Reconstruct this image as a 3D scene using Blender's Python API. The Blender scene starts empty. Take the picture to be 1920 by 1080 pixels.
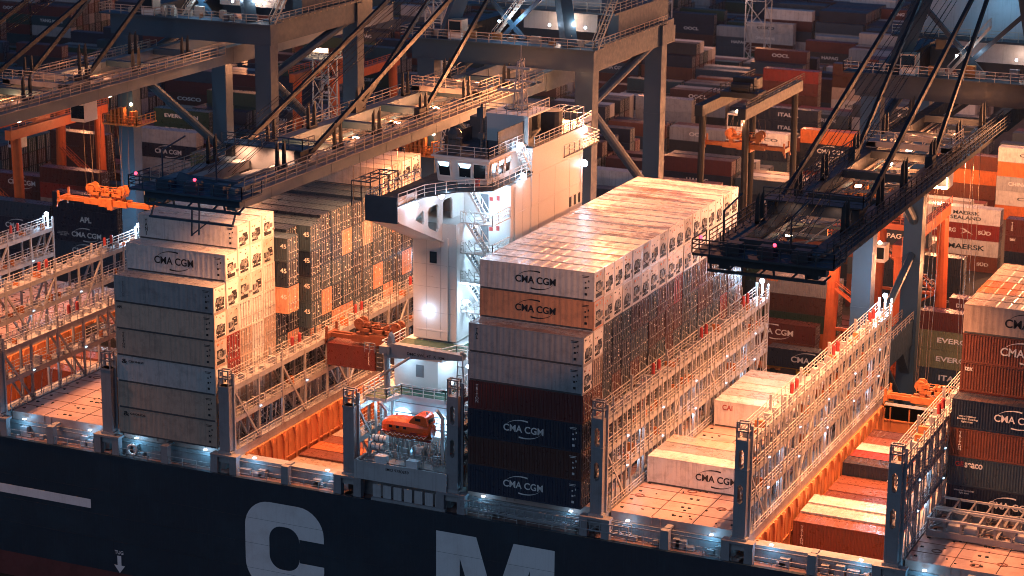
import bpy, math, random
from mathutils import Vector, Matrix
from mathutils.geometry import tessellate_polygon
rnd = random.Random(11)
sc = bpy.context.scene
col = sc.collection
rad = math.radians
# ------------------------------------------------------------------ camera, sky, exposure
cam = bpy.data.cameras.new("camera"); co = bpy.data.objects.new("camera", cam); col.objects.link(co)
YAW, PIT, ROL = 0.421221521, 0.263750910, 0.00994674
h = Vector((-math.sin(YAW), math.cos(YAW), 0)); r_ = Vector((math.cos(YAW), math.sin(YAW), 0)); z_ = Vector((0, 0, 1))
fw = h * math.cos(PIT) - z_ * math.sin(PIT); up = h * math.sin(PIT) + z_ * math.cos(PIT)
cr, sr = math.cos(ROL), math.sin(ROL)
rx = r_ * cr + up * sr; ux = up * cr - r_ * sr
M = Matrix((rx, ux, -fw)).transposed().to_4x4(); M.translation = Vector((89.4477, -189.3722, 77.5855))
co.matrix_world = M
cam.sensor_width = 36; cam.lens = 36 * 4173.77 / 1920; cam.clip_start = 1; cam.clip_end = 4000
cam.dof.use_dof = True; cam.dof.focus_distance = 222; cam.dof.aperture_fstop = 0.36
sc.camera = co
w = bpy.data.worlds.new("World"); sc.world = w; w.use_nodes = True
nt = w.node_tree; bg = nt.nodes["Background"]
sky = nt.nodes.new("ShaderNodeTexSky"); sky.sky_type = 'NISHITA'; sky.sun_disc = False
sky.sun_elevation = rad(1.5); sky.sun_rotation = rad(20); sky.altitude = 0; sky.ozone_density = 4
hs = nt.nodes.new('ShaderNodeHueSaturation'); hs.inputs['Saturation'].default_value = .8
nt.links.new(sky.outputs[0], hs.inputs['Color']); tn = nt.nodes.new('ShaderNodeMix'); tn.data_type = 'RGBA'; tn.blend_type = 'MULTIPLY'; tn.inputs[0].default_value = 1; tn.inputs[7].default_value = (.46, .98, 1.30, 1)
nt.links.new(hs.outputs[0], tn.inputs[6]); nt.links.new(tn.outputs[2], bg.inputs[0]); bg.inputs[1].default_value = 0.056
vs = sc.view_settings; vs.view_transform = 'Standard'; vs.look = 'None'; vs.exposure = 0.95; vs.gamma = 1
vs.use_white_balance = True; vs.white_balance_temperature = 5200; vs.white_balance_tint = 10     # camera balanced between the lamps and the dusk
sc.cycles.use_denoising = True; sc.cycles.pixel_filter_type = 'BLACKMAN_HARRIS'; sc.cycles.filter_width = 0.95
sc.cycles.max_bounces = 5; sc.cycles.diffuse_bounces = 3; sc.cycles.glossy_bounces = 2; sc.cycles.transmission_bounces = 2
sc.cycles.sample_clamp_indirect = 4.0; sc.cycles.caustics_reflective = False; sc.cycles.caustics_refractive = False
# moonless night: the one sun lamp only stands in for the last glow of the dusk sky
sl = bpy.data.lights.new("sun", 'SUN'); sl.energy = 0.15; sl.angle = rad(50); sl.color = (.92, .98, 1)
so = bpy.data.objects.new("sun", sl); col.objects.link(so); so.rotation_euler = (rad(58), 0, rad(-12))
SOD = (1, .335, .10); WARM = (1, .62, .38); LED = (.72, .92, 1); TEAL = (.30, .72, 1)
def lamp(p, power, color=SOD, size=.35, spot=None, aim=None, blend=.6):
    l = bpy.data.lights.new("floodlight_beam", 'SPOT' if spot else 'POINT'); l.energy = power; l.color = color; l.shadow_soft_size = size
    if spot: l.spot_size = rad(spot); l.spot_blend = blend
    o = bpy.data.objects.new("floodlight_beam", l); col.objects.link(o); o.location = p
    if spot: o.rotation_euler = (Vector(aim) - Vector(p)).to_track_quat('-Z', 'Y').to_euler()
    return o
# ------------------------------------------------------------------ materials
MT = {}
def mat(name, c, rough=.5, metal=0, dirt=.3, scale=.6, streak=0, rust=0, objcol=False, bump=0, emit=None, es=1, spec=.5, dcol=None):
    m = bpy.data.materials.new(name); m.use_nodes = True; MT[name] = m
    n = m.node_tree.nodes; L = m.node_tree.links; b = n["Principled BSDF"]
    b.inputs['Roughness'].default_value = rough; b.inputs['Metallic'].default_value = metal
    b.inputs['Specular IOR Level'].default_value = spec
    if emit:
        b.inputs['Base Color'].default_value = (0, 0, 0, 1); b.inputs['Emission Color'].default_value = (*emit, 1); b.inputs['Emission Strength'].default_value = es
        return m
    tc = n.new("ShaderNodeTexCoord"); oi = n.new("ShaderNodeObjectInfo")
    ad = n.new("ShaderNodeVectorMath"); ad.operation = 'MULTIPLY_ADD'
    cx = n.new("ShaderNodeCombineXYZ")
    for k in range(3): L.new(oi.outputs['Random'], cx.inputs[k])
    L.new(cx.outputs[0], ad.inputs[0]); ad.inputs[1].default_value = (37, 91, 53); L.new(tc.outputs['Object'], ad.inputs[2])
    def noise(sc_, det, vec=(1, 1, 1)):
        mp = n.new("ShaderNodeMapping"); mp.inputs['Scale'].default_value = vec; L.new(ad.outputs[0], mp.inputs[0])
        t = n.new("ShaderNodeTexNoise"); t.inputs['Scale'].default_value = sc_; t.inputs['Detail'].default_value = det; t.inputs['Roughness'].default_value = .65
        L.new(mp.outputs[0], t.inputs['Vector']); return t.outputs[0]
    def ramp(src, a, b_, va=0, vb=1):
        mr = n.new("ShaderNodeMapRange"); mr.inputs[1].default_value = a; mr.inputs[2].default_value = b_; mr.inputs[3].default_value = va; mr.inputs[4].default_value = vb
        L.new(src, mr.inputs[0]); return mr.outputs[0]
    def mix(fac, A, B, mode='MIX'):
        x = n.new("ShaderNodeMix"); x.data_type = 'RGBA'; x.blend_type = mode
        if isinstance(fac, (int, float)): x.inputs[0].default_value = fac
        else: L.new(fac, x.inputs[0])
        for s, v in ((6, A), (7, B)):
            if isinstance(v, tuple): x.inputs[s].default_value = (*v, 1)
            else: L.new(v, x.inputs[s])
        return x.outputs[2]
    base = oi.outputs['Color'] if objcol else c
    dk = dcol or (.25, .20, .17)
    if objcol: d0 = mix(.75, base, (.05, .045, .04))
    else: d0 = tuple(a * b_ * 1.6 for a, b_ in zip(c, dk))
    out = mix(ramp(noise(scale, 6), .48, .78, 0, dirt * 2), base, d0)
    if streak: out = mix(ramp(noise(1.0, 5, (5, 5, .22)), .52, .75, 0, streak), out, d0)
    if rust: out = mix(ramp(noise(2.3, 8), .66, .74, 0, rust), out, (.13, .045, .018))
    if objcol:      # rain-wet rusty patches lying on the roofs only
        ge = n.new("ShaderNodeNewGeometry"); sx = n.new("ShaderNodeSeparateXYZ"); L.new(ge.outputs['Normal'], sx.inputs[0])
        mm = n.new("ShaderNodeMath"); mm.operation = 'MULTIPLY'; L.new(ramp(sx.outputs[2], .85, .95), mm.inputs[0]); al = n.new('ShaderNodeMath'); al.operation = 'MULTIPLY'; L.new(ramp(noise(.35, 7, (.5, 1.6, 1)), .44, .60, 0, .8), al.inputs[0]); L.new(oi.outputs['Alpha'], al.inputs[1]); L.new(al.outputs[0], mm.inputs[1])
        out = mix(mm.outputs[0], out, (.20, .085, .04)); wet = mm.outputs[0]
    L.new(out, b.inputs['Base Color'])
    ro = ramp(noise(1.7, 5), .3, .75, max(.08, rough - .12), min(1, rough + .18))
    if objcol:
        m2 = n.new("ShaderNodeMapRange"); m2.inputs[3].default_value = 1; m2.inputs[4].default_value = .25; L.new(wet, m2.inputs[0])
        m3 = n.new("ShaderNodeMath"); m3.operation = 'MULTIPLY'; L.new(ro, m3.inputs[0]); L.new(m2.outputs[0], m3.inputs[1]); ro = m3.outputs[0]
    L.new(ro, b.inputs['Roughness'])
    if bump:
        bp = n.new("ShaderNodeBump"); bp.inputs['Strength'].default_value = bump; bp.inputs['Distance'].default_value = .03
        L.new(noise(5, 5), bp.inputs['Height']); L.new(bp.outputs[0], b.inputs['Normal'])
    return m
mat('container_paint', None, .34, dirt=.28, scale=.9, streak=.55, rust=.55, objcol=True)
mat('pale_unit', (.50, .47, .42), .5, dirt=.45, streak=.4)
mat('sill_grey', (.07, .07, .07), .5, dirt=.3)  # reefer bottom rails, their recess shade put into dark paint
mat('placard', (.8, .78, .72), .5, dirt=.2)
mat('rod_metal', (.40, .40, .39), .45, .2, dirt=.3)
mat('galvanised', (.50, .50, .47), .45, .2, dirt=.3)
mat('dark_gap', (.012, .013, .015), .6, dirt=.1)
mat('unit_grey', (.16, .17, .18), .5, dirt=.3)
mat('black_paint', (.010, .011, .013), .5, dirt=.1)
mat('white_letter', (.78, .76, .70), .5, dirt=.25, scale=2)
mat('red_letter', (.35, .04, .03), .5, dirt=.2)
mat('orange_letter', (.75, .22, .04), .5, dirt=.2)
mat('hull_navy', (.0050, .0165, .030), .40, dirt=.45, scale=.12, streak=.6, rust=.25, dcol=(2.0, 1.5, 1.2), bump=.25)
mat('hull_letter', (.82, .78, .74), .5, dirt=.35, scale=.35, streak=.3, dcol=(.45, .42, .4))
mat('antifouling', (.11, .027, .024), .6, dirt=.5, scale=.3)
mat('ship_steel', (.33, .33, .32), .5, dirt=.35, scale=.6, streak=.3, rust=.35)
mat('post_steel', (.27, .26, .26), .5, dirt=.25, scale=.5, streak=.25, rust=.25)
mat('rail_steel', (.50, .48, .45), .45, dirt=.25)
mat('bridge_steel', (.34, .345, .345), .5, dirt=.35, scale=.8, rust=.5)
mat('hold_orange', (.60, .235, .055), .55, dirt=.3, scale=.5, streak=.4, rust=.2, dcol=(.4, .3, .3))
mat('hatch_paint', (.50, .34, .28), .42, dirt=.5, scale=.35, rust=.75, dcol=(.45, .35, .3))
mat('rust_line', (.20, .075, .045), .6, dirt=.4)
mat('deck_paint', (.20, .12, .10), .6, dirt=.4)
mat('deck_green', (.03, .075, .045), .55, dirt=.35)
mat('house_white', (.72, .70, .66), .4, dirt=.16, scale=.25, streak=.16, dcol=(.5, .47, .45))
mat('house_grey', (.48, .46, .44), .5, dirt=.3, scale=.3, streak=.35, rust=.15)
mat('house_dark', (.055, .075, .095), .5, dirt=.25)
mat('roof_dark', (.05, .065, .075), .6, dirt=.35)
mat('window_glass', (.010, .016, .020), .08, dirt=.05)
mat('window_lit', None, emit=(.65, .92, 1), es=1.8)
mat('girder_paint', (.16, .20, .225), .5, dirt=.25, scale=.25, streak=.35, rust=.1, dcol=(.5, .5, .5))
mat('crane_steel', (.028, .062, .094), .45, dirt=.25, scale=.25, streak=.35, rust=.12, dcol=(.5, .5, .5))
mat('crane_dark', (.030, .034, .039), .5, dirt=.25)  # bogies, and the right crane's upper works with their shade in the paint
mat('crane_inner', (.40, .34, .28), .45, dirt=.4, scale=.8, rust=.4)
mat('crane_rail', (.50, .40, .30), .5, dirt=.3)
mat('rusty_steel', (.16, .050, .018), .55, dirt=.5, scale=1.4, rust=.6)
mat('machine_orange', (.50, .165, .025), .45, dirt=.45, scale=1.4, rust=.4)
mat('gantry_orange', (.62, .13, .02), .45, dirt=.3, scale=.5, rust=.2)
mat('lifeboat_orange', (.85, .13, .012), .28, dirt=.15, scale=.8)
mat('rope', (.012, .012, .013), .6, dirt=.1)
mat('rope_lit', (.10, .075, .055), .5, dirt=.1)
mat('asphalt', (.055, .052, .05), .75, dirt=.4, scale=.12, bump=.2)
mat('concrete', (.18, .17, .16), .8, dirt=.4, scale=.2)
mat('water', (.004, .009, .012), .08, dirt=.1)
mat('tyre', (.012, .012, .012), .8, dirt=.2)
mat('yellow_paint', (.60, .34, .03), .5, dirt=.3)
mat('light_white', None, emit=(.86, .97, 1), es=22)
mat('light_soft', None, emit=(.80, .96, 1), es=5)
mat('lamp_lens', None, emit=(.7, .92, 1), es=1.6)
mat('light_warm', None, emit=(1, .60, .28), es=14)
mat('light_red', None, emit=(1, .03, .05), es=4)
def at(e, A, B, t): return tuple(a + (b - a) * t for a, b in zip(A, B))
# ------------------------------------------------------------------ mesh builder
class MB:
    def __init__(s): s.v = []; s.f = []; s.m = []; s.cut = []
    def add(s, vs_, fs, m=0):
        k = len(s.v); s.cut.append((k, len(s.f))); s.v += [tuple(p) for p in vs_]
        for f in fs: s.f.append(tuple(i + k for i in f)); s.m.append(m)
        return s
    def box(s, x0, y0, z0, x1, y1, z1, m=0):
        return s.add([(x0, y0, z0), (x1, y0, z0), (x1, y1, z0), (x0, y1, z0), (x0, y0, z1), (x1, y0, z1), (x1, y1, z1), (x0, y1, z1)],
                     [(0, 3, 2, 1), (4, 5, 6, 7), (0, 1, 5, 4), (1, 2, 6, 5), (2, 3, 7, 6), (3, 0, 4, 7)], m)
    def _frame(s, p, q):
        p = Vector(p); q = Vector(q); d = (q - p).normalized()
        u = Vector((0, 0, 1)) if abs(d.z) < .95 else Vector((0, 1, 0))
        a = d.cross(u).normalized(); b = a.cross(d).normalized()
        return p, q, a, b
    def beam(s, p, q, wd, hg=None, m=0):
        hg = hg or wd; p, q, a, b = s._frame(p, q); a = a * wd / 2; b = b * hg / 2
        v = [p - a - b, p + a - b, p + a + b, p - a + b, q - a - b, q + a - b, q + a + b, q - a + b]
        return s.add(v, [(0, 1, 2, 3), (7, 6, 5, 4), (0, 4, 5, 1), (1, 5, 6, 2), (2, 6, 7, 3), (3, 7, 4, 0)], m)
    def tube(s, p, q, r, n=6, m=0, r2=None):
        r2 = r if r2 is None else r2; p, q, a, b = s._frame(p, q); v = []
        for c, rr in ((p, r), (q, r2)):
            for k in range(n):
                t = 2 * math.pi * k / n; v.append(c + a * math.cos(t) * rr + b * math.sin(t) * rr)
        f = [(k, (k + 1) % n, n + (k + 1) % n, n + k) for k in range(n)] + [tuple(range(n))[::-1], tuple(range(n, 2 * n))]
        return s.add(v, f, m)
    def prism(s, pts, vec, m=0):
        n = len(pts); pts = [Vector(p) for p in pts]; vec = Vector(vec)
        v = pts + [p + vec for p in pts]
        return s.add(v, [tuple(range(n))[::-1], tuple(range(n, 2 * n))] + [(k, (k + 1) % n, n + (k + 1) % n, n + k) for k in range(n)], m)
    def plate(s, loops, vec, m=0):      # flat plate with holes
        loops = [[Vector(p) for p in l] for l in loops]; vec = Vector(vec)
        allp = [p for l in loops for p in l]; n = len(allp)
        tri = tessellate_polygon(loops); v = allp + [p + vec for p in allp]; f = []
        for t in tri: f.append(tuple(t)); f.append(tuple(i + n for i in reversed(t)))
        k = 0
        for l in loops:
            c = len(l)
            for i in range(c): f.append((k + i, k + (i + 1) % c, n + k + (i + 1) % c, n + k + i))
            k += c
        return s.add(v, f, m)
    def ball(s, c, r, m=0, n=8, k=5, sx=1, sy=1, sz=1):
        v = []; f = []
        for i in range(k + 1):
            a = math.pi * i / k
            for j in range(n):
                t = 2 * math.pi * j / n; v.append((c[0] + sx * r * math.sin(a) * math.cos(t), c[1] + sy * r * math.sin(a) * math.sin(t), c[2] + sz * r * math.cos(a)))
        for i in range(k):
            for j in range(n): f.append((i * n + j, (i + 1) * n + j, (i + 1) * n + (j + 1) % n, i * n + (j + 1) % n))
        return s.add(v, f, m)
    def rail(s, pts, hgt=1.1, step=1.6, r=.045, m=0, lev=3):
        pts = [Vector(p) for p in pts]
        for p, q in zip(pts, pts[1:]):
            L = (q - p).length; n = max(1, round(L / step))
            for k in range(n + 1):
                a = p + (q - p) * k / n; s.beam(a, a + Vector((0, 0, hgt)), r * 1.5, m=m)
            for l in range(1, lev + 1):
                o = Vector((0, 0, hgt * l / lev)); s.beam(p + o, q + o, r * (1.7 if l == lev else 1.2), m=m)
        return s
    def stair(s, p, q, wd, side, m=0, tm=None, n=12, rail=True):
        p = Vector(p); q = Vector(q); sd = Vector(side).normalized() * wd / 2
        for g in (sd, -sd):
            s.beam(p + g, q + g, .08, .26, m)
            if rail:
                u = Vector((0, 0, 1)); s.beam(p + g + u, q + g + u, .07, m=m)
                for t in (0, .33, .66, 1): a = p + (q - p) * t + g; s.beam(a, a + u, .06, m=m)
        for k in range(n):
            a = p + (q - p) * (k + .5) / n; s.beam(a - sd, a + sd, .22, .05, m if tm is None else tm)
        return s
    def mesh(s, name, mats):
        me = bpy.data.meshes.new(name); me.from_pydata(s.v, [], s.f); me.validate(clean_customdata=False)
        for x in mats: me.materials.append(MT[x])
        if len(mats) > 1: me.polygons.foreach_set('material_index', s.m)
        me.update(); return me
    def build_each(s, name, mats, parent=None, loc=None, group=1):     # one object per solid (or per group of solids)
        cuts = s.cut[::group] + [(len(s.v), len(s.f))]; out = []
        for (v0, f0), (v1, f1) in zip(cuts, cuts[1:]):
            q = MB(); q.v = s.v[v0:v1]; q.f = [tuple(i - v0 for i in f) for f in s.f[f0:f1]]; q.m = s.m[f0:f1]; out.append(q.build(name, mats, parent, loc))
        return out
    def build(s, name, mats, parent=None, loc=None):
        return link(name, s.mesh(name, [mats] if isinstance(mats, str) else mats), parent, loc)
def link(name, me, parent=None, loc=None):
    o = bpy.data.objects.new(name, me); col.objects.link(o)
    if loc: o.location = loc
    if parent: o.parent = parent
    return o
def tag(o, label=None, cat=None, group=None, kind=None):
    if label: o['label'] = label
    if cat: o['category'] = cat
    if group: o['group'] = group
    if kind: o['kind'] = kind
    return o
def thing(name, loc, label, cat, group=None, rz=0):
    o = bpy.data.objects.new(name, None); col.objects.link(o); o.location = loc; o.rotation_euler = (0, 0, rz); o.empty_display_size = .5
    return tag(o, label, cat, group)
def copy_tree(o, parent=None):
    c = o.copy(); col.objects.link(c); c.parent = parent
    for ch in list(o.children): copy_tree(ch, c)
    return c
# lettering: a text curve turned into mesh once per word
TXT = {}
def text(s, hgt, width=None, m='white_letter', bold=.018, vertical=False):
    key = (s, hgt, width, m, vertical)
    if key in TXT: return TXT[key]
    cu = bpy.data.curves.new("lettering", 'FONT'); cu.body = "\n".join(s) if vertical else s
    cu.size = 1; cu.offset = bold; cu.align_x = 'CENTER'; cu.extrude = 0.004
    if vertical: cu.space_line = .78
    o = bpy.data.objects.new("lettering", cu); col.objects.link(o)
    dg = bpy.context.evaluated_depsgraph_get(); me = bpy.data.meshes.new_from_object(o.evaluated_get(dg))
    bpy.data.objects.remove(o)
    xs = [v.co.x for v in me.vertices]; ys = [v.co.y for v in me.vertices]
    sx = sy = hgt / (max(ys) - min(ys))
    if width: sx = width / (max(xs) - min(xs))
    mx = (max(xs) + min(xs)) / 2; my = (max(ys) + min(ys)) / 2
    for v in me.vertices: v.co = ((v.co.x - mx) * sx, -.004 - v.co.z, (v.co.y - my) * sy)
    me.materials.clear(); me.materials.append(MT[m]); me.update(); me.name = "lettering"
    TXT[key] = me; return me
def raw(me): return [tuple(v.co) for v in me.vertices], [tuple(p.vertices) for p in me.polygons]
def arc_swoosh(b, wd, hgt):       # the two tapering arcs over and under the letters
    for sgn in (1, -1):
        pts = []; N = 12
        for k in range(N + 1):
            t = k / N; a = rad(168 - 100 * t); th = .02 + .13 * (t ** 1.4) * wd / 4
            x = math.cos(a) * wd * .42 - wd * .04; z = math.sin(a) * hgt * 1.28
            pts.append((x, z, th))
        top = [(sgn * x, -.006, sgn * (z + th * .5)) for x, z, th in pts]; bot = [(sgn * x, -.006, sgn * (z - th * .5)) for x, z, th in pts]
        b.prism(top + bot[::-1], (0, .008, 0))
def logo_mesh(kind, m='white_letter', sc_=1.0):
    key = ('logo', kind, m, sc_)
    if key in TXT: return TXT[key]
    b = MB()
    if kind == 'cma':
        v, f = raw(text("CMA CGM", .72 * sc_, 4.3 * sc_, m, .02)); b.add(v, f); arc_swoosh(b, 4.2 * sc_, .70 * sc_)
    me = b.mesh("logo", [m]); TXT[key] = me; return me
# ------------------------------------------------------------------ setting: ground, quay, water
ZQ = -13.5
b = MB(); b.box(-700, 53.5, ZQ - 6, 500, 1200, ZQ); o = b.build('ground', 'asphalt'); tag(o, kind='structure')
b = MB(); b.box(-700, 52.2, ZQ - 8, 500, 53.5, ZQ + .25); tag(b.build('quay', 'concrete'), kind='structure')
b = MB(); b.box(-900, -500, -19.2, 700, 52.2, -18.6); tag(b.build('water', 'water'), kind='structure')
b = MB()
for y in (56.5, 80): b.box(-300, y - .15, ZQ + .004, 200, y + .15, ZQ + .05)
for y in (63, 68, 73, 88): b.box(-300, y - .1, ZQ + .004, 200, y + .1, ZQ + .012)
tag(b.build('road_markings', 'yellow_paint'), kind='structure')
# ------------------------------------------------------------------ containers
CL, CW, CH = 12.19, 2.44, 2.896; PR, PT = 2.52, 2.92
COLS = {'navy': (.010, .020, .042), 'slate blue': (.035, .060, .085), 'maroon': (.095, .022, .018), 'rust brown': (.17, .055, .028), 'teal': (.012, .05, .065),
        'red': (.27, .03, .02), 'white': (.66, .64, .60), 'grey': (.33, .33, .325), 'dark green': (.02, .055, .035), 'orange': (.55, .15, .02), 'beige': (.46, .36, .28), 'brown': (.075, .028, .02), 'charcoal': (.03, .032, .036), 'pale grey': (.46, .44, .41), 'olive': (.17, .18, .095), 'tan': (.64, .31, .16), 'warm grey': (.50, .37, .27)}  # the last three tones have warm lamplight put into the paint
def corr(b, axis, a0, a1, per, dep, c0, z0, z1, sgn, n=None):
    pts = []; x = a0
    while x < a1 - per * .5:
        for t, d in ((0, 0), (.25, 0), (.5, dep), (.75, dep)):
            pts.append((x + t * per, d))
        x += per
    pts.append((a1, 0)); v = []; f = []
    for a, d in pts:
        for z in (z0, z1):
            v.append((a, c0 + sgn * d, z) if axis == 'x' else (c0 + sgn * d, a, z))
    for k in range(len(pts) - 1): f.append((2 * k, 2 * k + 2, 2 * k + 3, 2 * k + 1))
    b.add(v, f)
def box_body(reefer):
    b = MB()
    for x in (0, CL - .16):
        for y in (0, CW - .14): b.box(x, y, 0, x + .16, y + .14, CH)
    for y in (0.003, CW - .083):
        b.box(.16, y, .003, CL - .16, y + .08, .17, 1 if reefer else 0); b.box(.16, y, CH - .10, CL - .16, y + .08, CH - .003)
    for x in (.003, CL - .083):
        b.box(x, .14, .003, x + .08, CW - .14, .16); b.box(x, .14, CH - .12, x + .08, CW - .14, CH - .003)
    if reefer: per, dep = .61, .014
    else: per, dep = .278, .040
    corr(b, 'x', .16, CL - .16, per, dep, .012, .17, CH - .10, 1); corr(b, 'x', .16, CL - .16, per, dep, CW - .012, .17, CH - .10, -1)
    corr(b, 'y', .14, CW - .14, .278, .03, .012, .16, CH - .12, 1)
    if reefer: b.box(CL - .05, .14, .16, CL - .03, CW - .14, CH - .12)
    # roof with transverse ribs
    v = []; f = []; x = .08; pr = .60 if not reefer else 1.2; zt = CH - .03; pts = []
    while x < CL - .08 - pr * .4:
        for t, d in ((0, 0), (.35, 0), (.45, -.022), (.9, -.022)): pts.append((x + t * pr, zt + d))
        x += pr
    pts.append((CL - .08, zt))
    for a, z in pts: v += [(a, .08, z), (a, CW - .08, z)]
    for k in range(len(pts) - 1): f.append((2 * k, 2 * k + 1, 2 * k + 3, 2 * k + 2))
    b.add(v, f); b.box(.1, .1, .08, CL - .1, CW - .1, .10)
    b.box(.0, .0, .17, .02, .02, .18)
    return b
dry_me = box_body(False).mesh('container_body', ['container_paint'])
ree_me = box_body(True).mesh('container_body', ['container_paint', 'sill_grey'])
def door_mesh(sd, v):
    b = MB(); y0, y1 = (.15, 1.215) if sd == 0 else (1.225, 2.29)
    b.box(CL - .10, y0, .17, CL - .045, y1, CH - .13, 0)
    for z in (.55, 1.15, 1.75, 2.3): b.box(CL - .045, y0 + .06, z, CL - .028, y1 - .06, z + .16, 0)
    r = random.Random(v * 7 + sd)
    for k in range(7 if sd else 4):
        y = r.uniform(y0 + .08, y1 - .35); z = r.choice((.35, .8, 1.35, 1.5, 1.95, 2.1, 2.45)); ww = r.uniform(.12, .30); b.box(CL - .028, y, z, CL - .018, y + ww, z + r.uniform(.05, .16), 1)
    for z in (.4, 1.0, 1.9, 2.5): b.box(CL - .045, y0 - .02 if sd == 0 else y1 - .06, z, CL - .005, y0 + .06 if sd == 0 else y1 + .02, z + .12, 2)
    return b.mesh('door', ['container_paint', 'placard', 'galvanised'])
def rod_mesh(sd):
    b = MB(); ys = (.42, .98) if sd == 0 else (1.46, 2.02)
    for y in ys:
        b.tube((CL - .01, y, .12), (CL - .01, y, CH - .08), .032, 6)
        for z in (.2, 1.2, 2.66): b.box(CL - .03, y - .07, z, CL + .03, y + .07, z + .1)
        b.box(CL, y, .98, CL + .05, y + .42, 1.04)
    return b.mesh('lock_rod', ['rod_metal'])
DOOR = [[door_mesh(s, v) for s in (0, 1)] for v in range(4)]; ROD = [rod_mesh(0), rod_mesh(1)]
def unit_mesh(v):
    b = MB(); x = CL - .03
    b.box(x, .16, .2, x + .03, 2.28, CH - .14, 0)                       # white front frame
    if v % 3 == 0:      # domed condenser opening
        pts = [(x + .034, 1.22 + .86 * math.cos(t), 1.05 + .62 * math.sin(t)) for t in [math.pi * k / 14 for k in range(15)]] + [(x + .034, .36, .62), (x + .034, 2.08, .62)]
        b.prism(pts, (.012, 0, 0), 1); b.box(x + .03, .4, .26, x + .05, 2.0, .50, 1)
    elif v % 3 == 1:    # square grille over compressor bay
        b.box(x + .03, .45, .95, x + .046, 1.55, 1.85, 1); b.box(x + .03, .4, .28, x + .046, 1.9, .66, 1); b.box(x + .046, .55, 1.05, x + .06, 1.0, 1.5, 0)
    else:
        b.box(x + .03, .35, .75, x + .046, 2.1, 1.35, 1); b.box(x + .03, 1.1, 1.35, x + .046, 2.0, 1.7, 1); b.box(x + .03, .4, .26, x + .046, 1.6, .52, 1)
    q = random.Random(v * 3 + 1)
    for _ in range(6): y, z = q.uniform(.3, 1.95), q.uniform(1.9, 2.55); b.box(x + .03, y, z, x + .042, y + q.uniform(.08, .22), z + q.uniform(.08, .2), q.choice((1, 2, 2, 3)))
    for _ in range(7): y, z = q.uniform(.25, 1.9), q.uniform(.3, 1.6); b.box(x + .05, y, z, x + .064, y + q.uniform(.08, .4), z + q.uniform(.05, .22), q.choice((0, 1, 3, 3)))
    b.tube((x + .07, q.uniform(.4, 1.9), .3), (x + .07, q.uniform(.4, 1.9), q.uniform(1, 1.8)), .025, 4, 1)
    return b.mesh('refrigeration_unit', ['placard' if v < 4 else 'pale_unit', 'dark_gap', 'orange_letter', 'unit_grey'])
def fan_mesh(v):
    b = MB(); c = (CL + .03, 1.35 if v % 3 == 0 else 1.0, 1.28 if v % 3 != 2 else 1.05)
    for r in (.40, .30, .18):
        for k in range(16):
            a, d = 2 * math.pi * k / 16, 2 * math.pi * (k + 1) / 16
            b.beam((c[0], c[1] + r * math.cos(a), c[2] + r * math.sin(a)), (c[0], c[1] + r * math.cos(d), c[2] + r * math.sin(d)), .035)
    return b.mesh('fan_grille', ['galvanised'])
def panel_mesh(v):
    b = MB(); x = CL + .012; y, z = ((.55, 1.0), (1.65, 1.1), (.5, .85))[v % 3]
    b.box(x, y, z, x + .05, y + .42, z + .5); b.box(x, y + .5, z - .45, x + .06, y + .9, z - .2)
    return b.mesh('control_box', ['unit_grey'])
UNIT = [(unit_mesh(v), fan_mesh(v), panel_mesh(v)) for v in range(7)]
# small printed marks at the right end of a long side
def marks(dark):
    key = ('marks', dark)
    if key in TXT: return TXT[key]
    b = MB(); r = random.Random(5)
    for x, z, ww, hh in ((10.9, 2.45, .75, .06), (10.95, 2.32, .6, .06), (11.2, 1.75, .16, .14), (11.55, 1.9, .12, .2), (11.2, 1.2, .2, .2), (11.5, 1.3, .1, .14), (11.2, .55, .26, .24)): b.box(x, -.012, z, x + ww, -.004, z + hh)
    me = b.mesh('stencil_marks', ['black_paint' if dark else 'white_letter']); TXT[key] = me; return me
def logo_obj(root, me, x=6.1, z=1.5, sx=1):
    o = link('logo', me, root); o.location = (x, -.004, z); o.scale = (sx, 1, 1); return o
PROTO = {}
def cont(kind, X, y, z, color, label, group, H=CH, L=CL, logos=(), v=None, ends=True, wet=.35):
    ree = kind == 'reefer'; cc = COLS[color] if isinstance(color, str) else color
    j = rnd.uniform(.85, 1.15); cc = (cc[0] * j, cc[1] * j, cc[2] * j, wet)
    v = rnd.randrange(12) if v is None else v
    root = link('reefer_container' if ree else 'dry_container', ree_me if ree else dry_me, None, (X + rnd.uniform(-.035, .035), y + rnd.uniform(-.018, .018), z))
    root.scale = (L / CL, 1, H / CH); root.color = cc; tag(root, label, 'reefer container' if ree else 'container', group)
    if ends:
        if ree:
            u, fn, pn = UNIT[v % 7]; a = link('refrigeration_unit', u, root); link('fan_grille', fn, a); link('control_box', pn, a)
        else:
            for s in (0, 1):
                d = link('door', DOOR[v % 4][s], root); d.color = cc; q = link('lock_rod', ROD[s], d)
    for lg in logos:
        me, x, zz = lg; logo_obj(root, me, x, zz)
    return root
ORD = ['ground', 'first', 'second', 'third', 'fourth', 'fifth', 'sixth', 'seventh', 'eighth', 'ninth', 'tenth', 'eleventh', 'twelfth', 'thirteenth', 'fourteenth', 'fifteenth', 'sixteenth', 'seventeenth', 'eighteenth', 'nineteenth', 'twentieth',
       'twenty-first', 'twenty-second', 'twenty-third', 'twenty-fourth', 'twenty-fifth', 'twenty-sixth']
CMAW = logo_mesh('cma', 'white_letter'); CMAB = logo_mesh('cma', 'black_paint')
def V(s, m='white_letter', hgt=1.6): return text(s, hgt, .34, m, .01, True)
DRYMIX = ['navy'] * 5 + ['slate blue'] * 5 + ['maroon'] * 4 + ['rust brown'] * 2 + ['brown'] * 3 + ['teal', 'charcoal', 'red']
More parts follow.
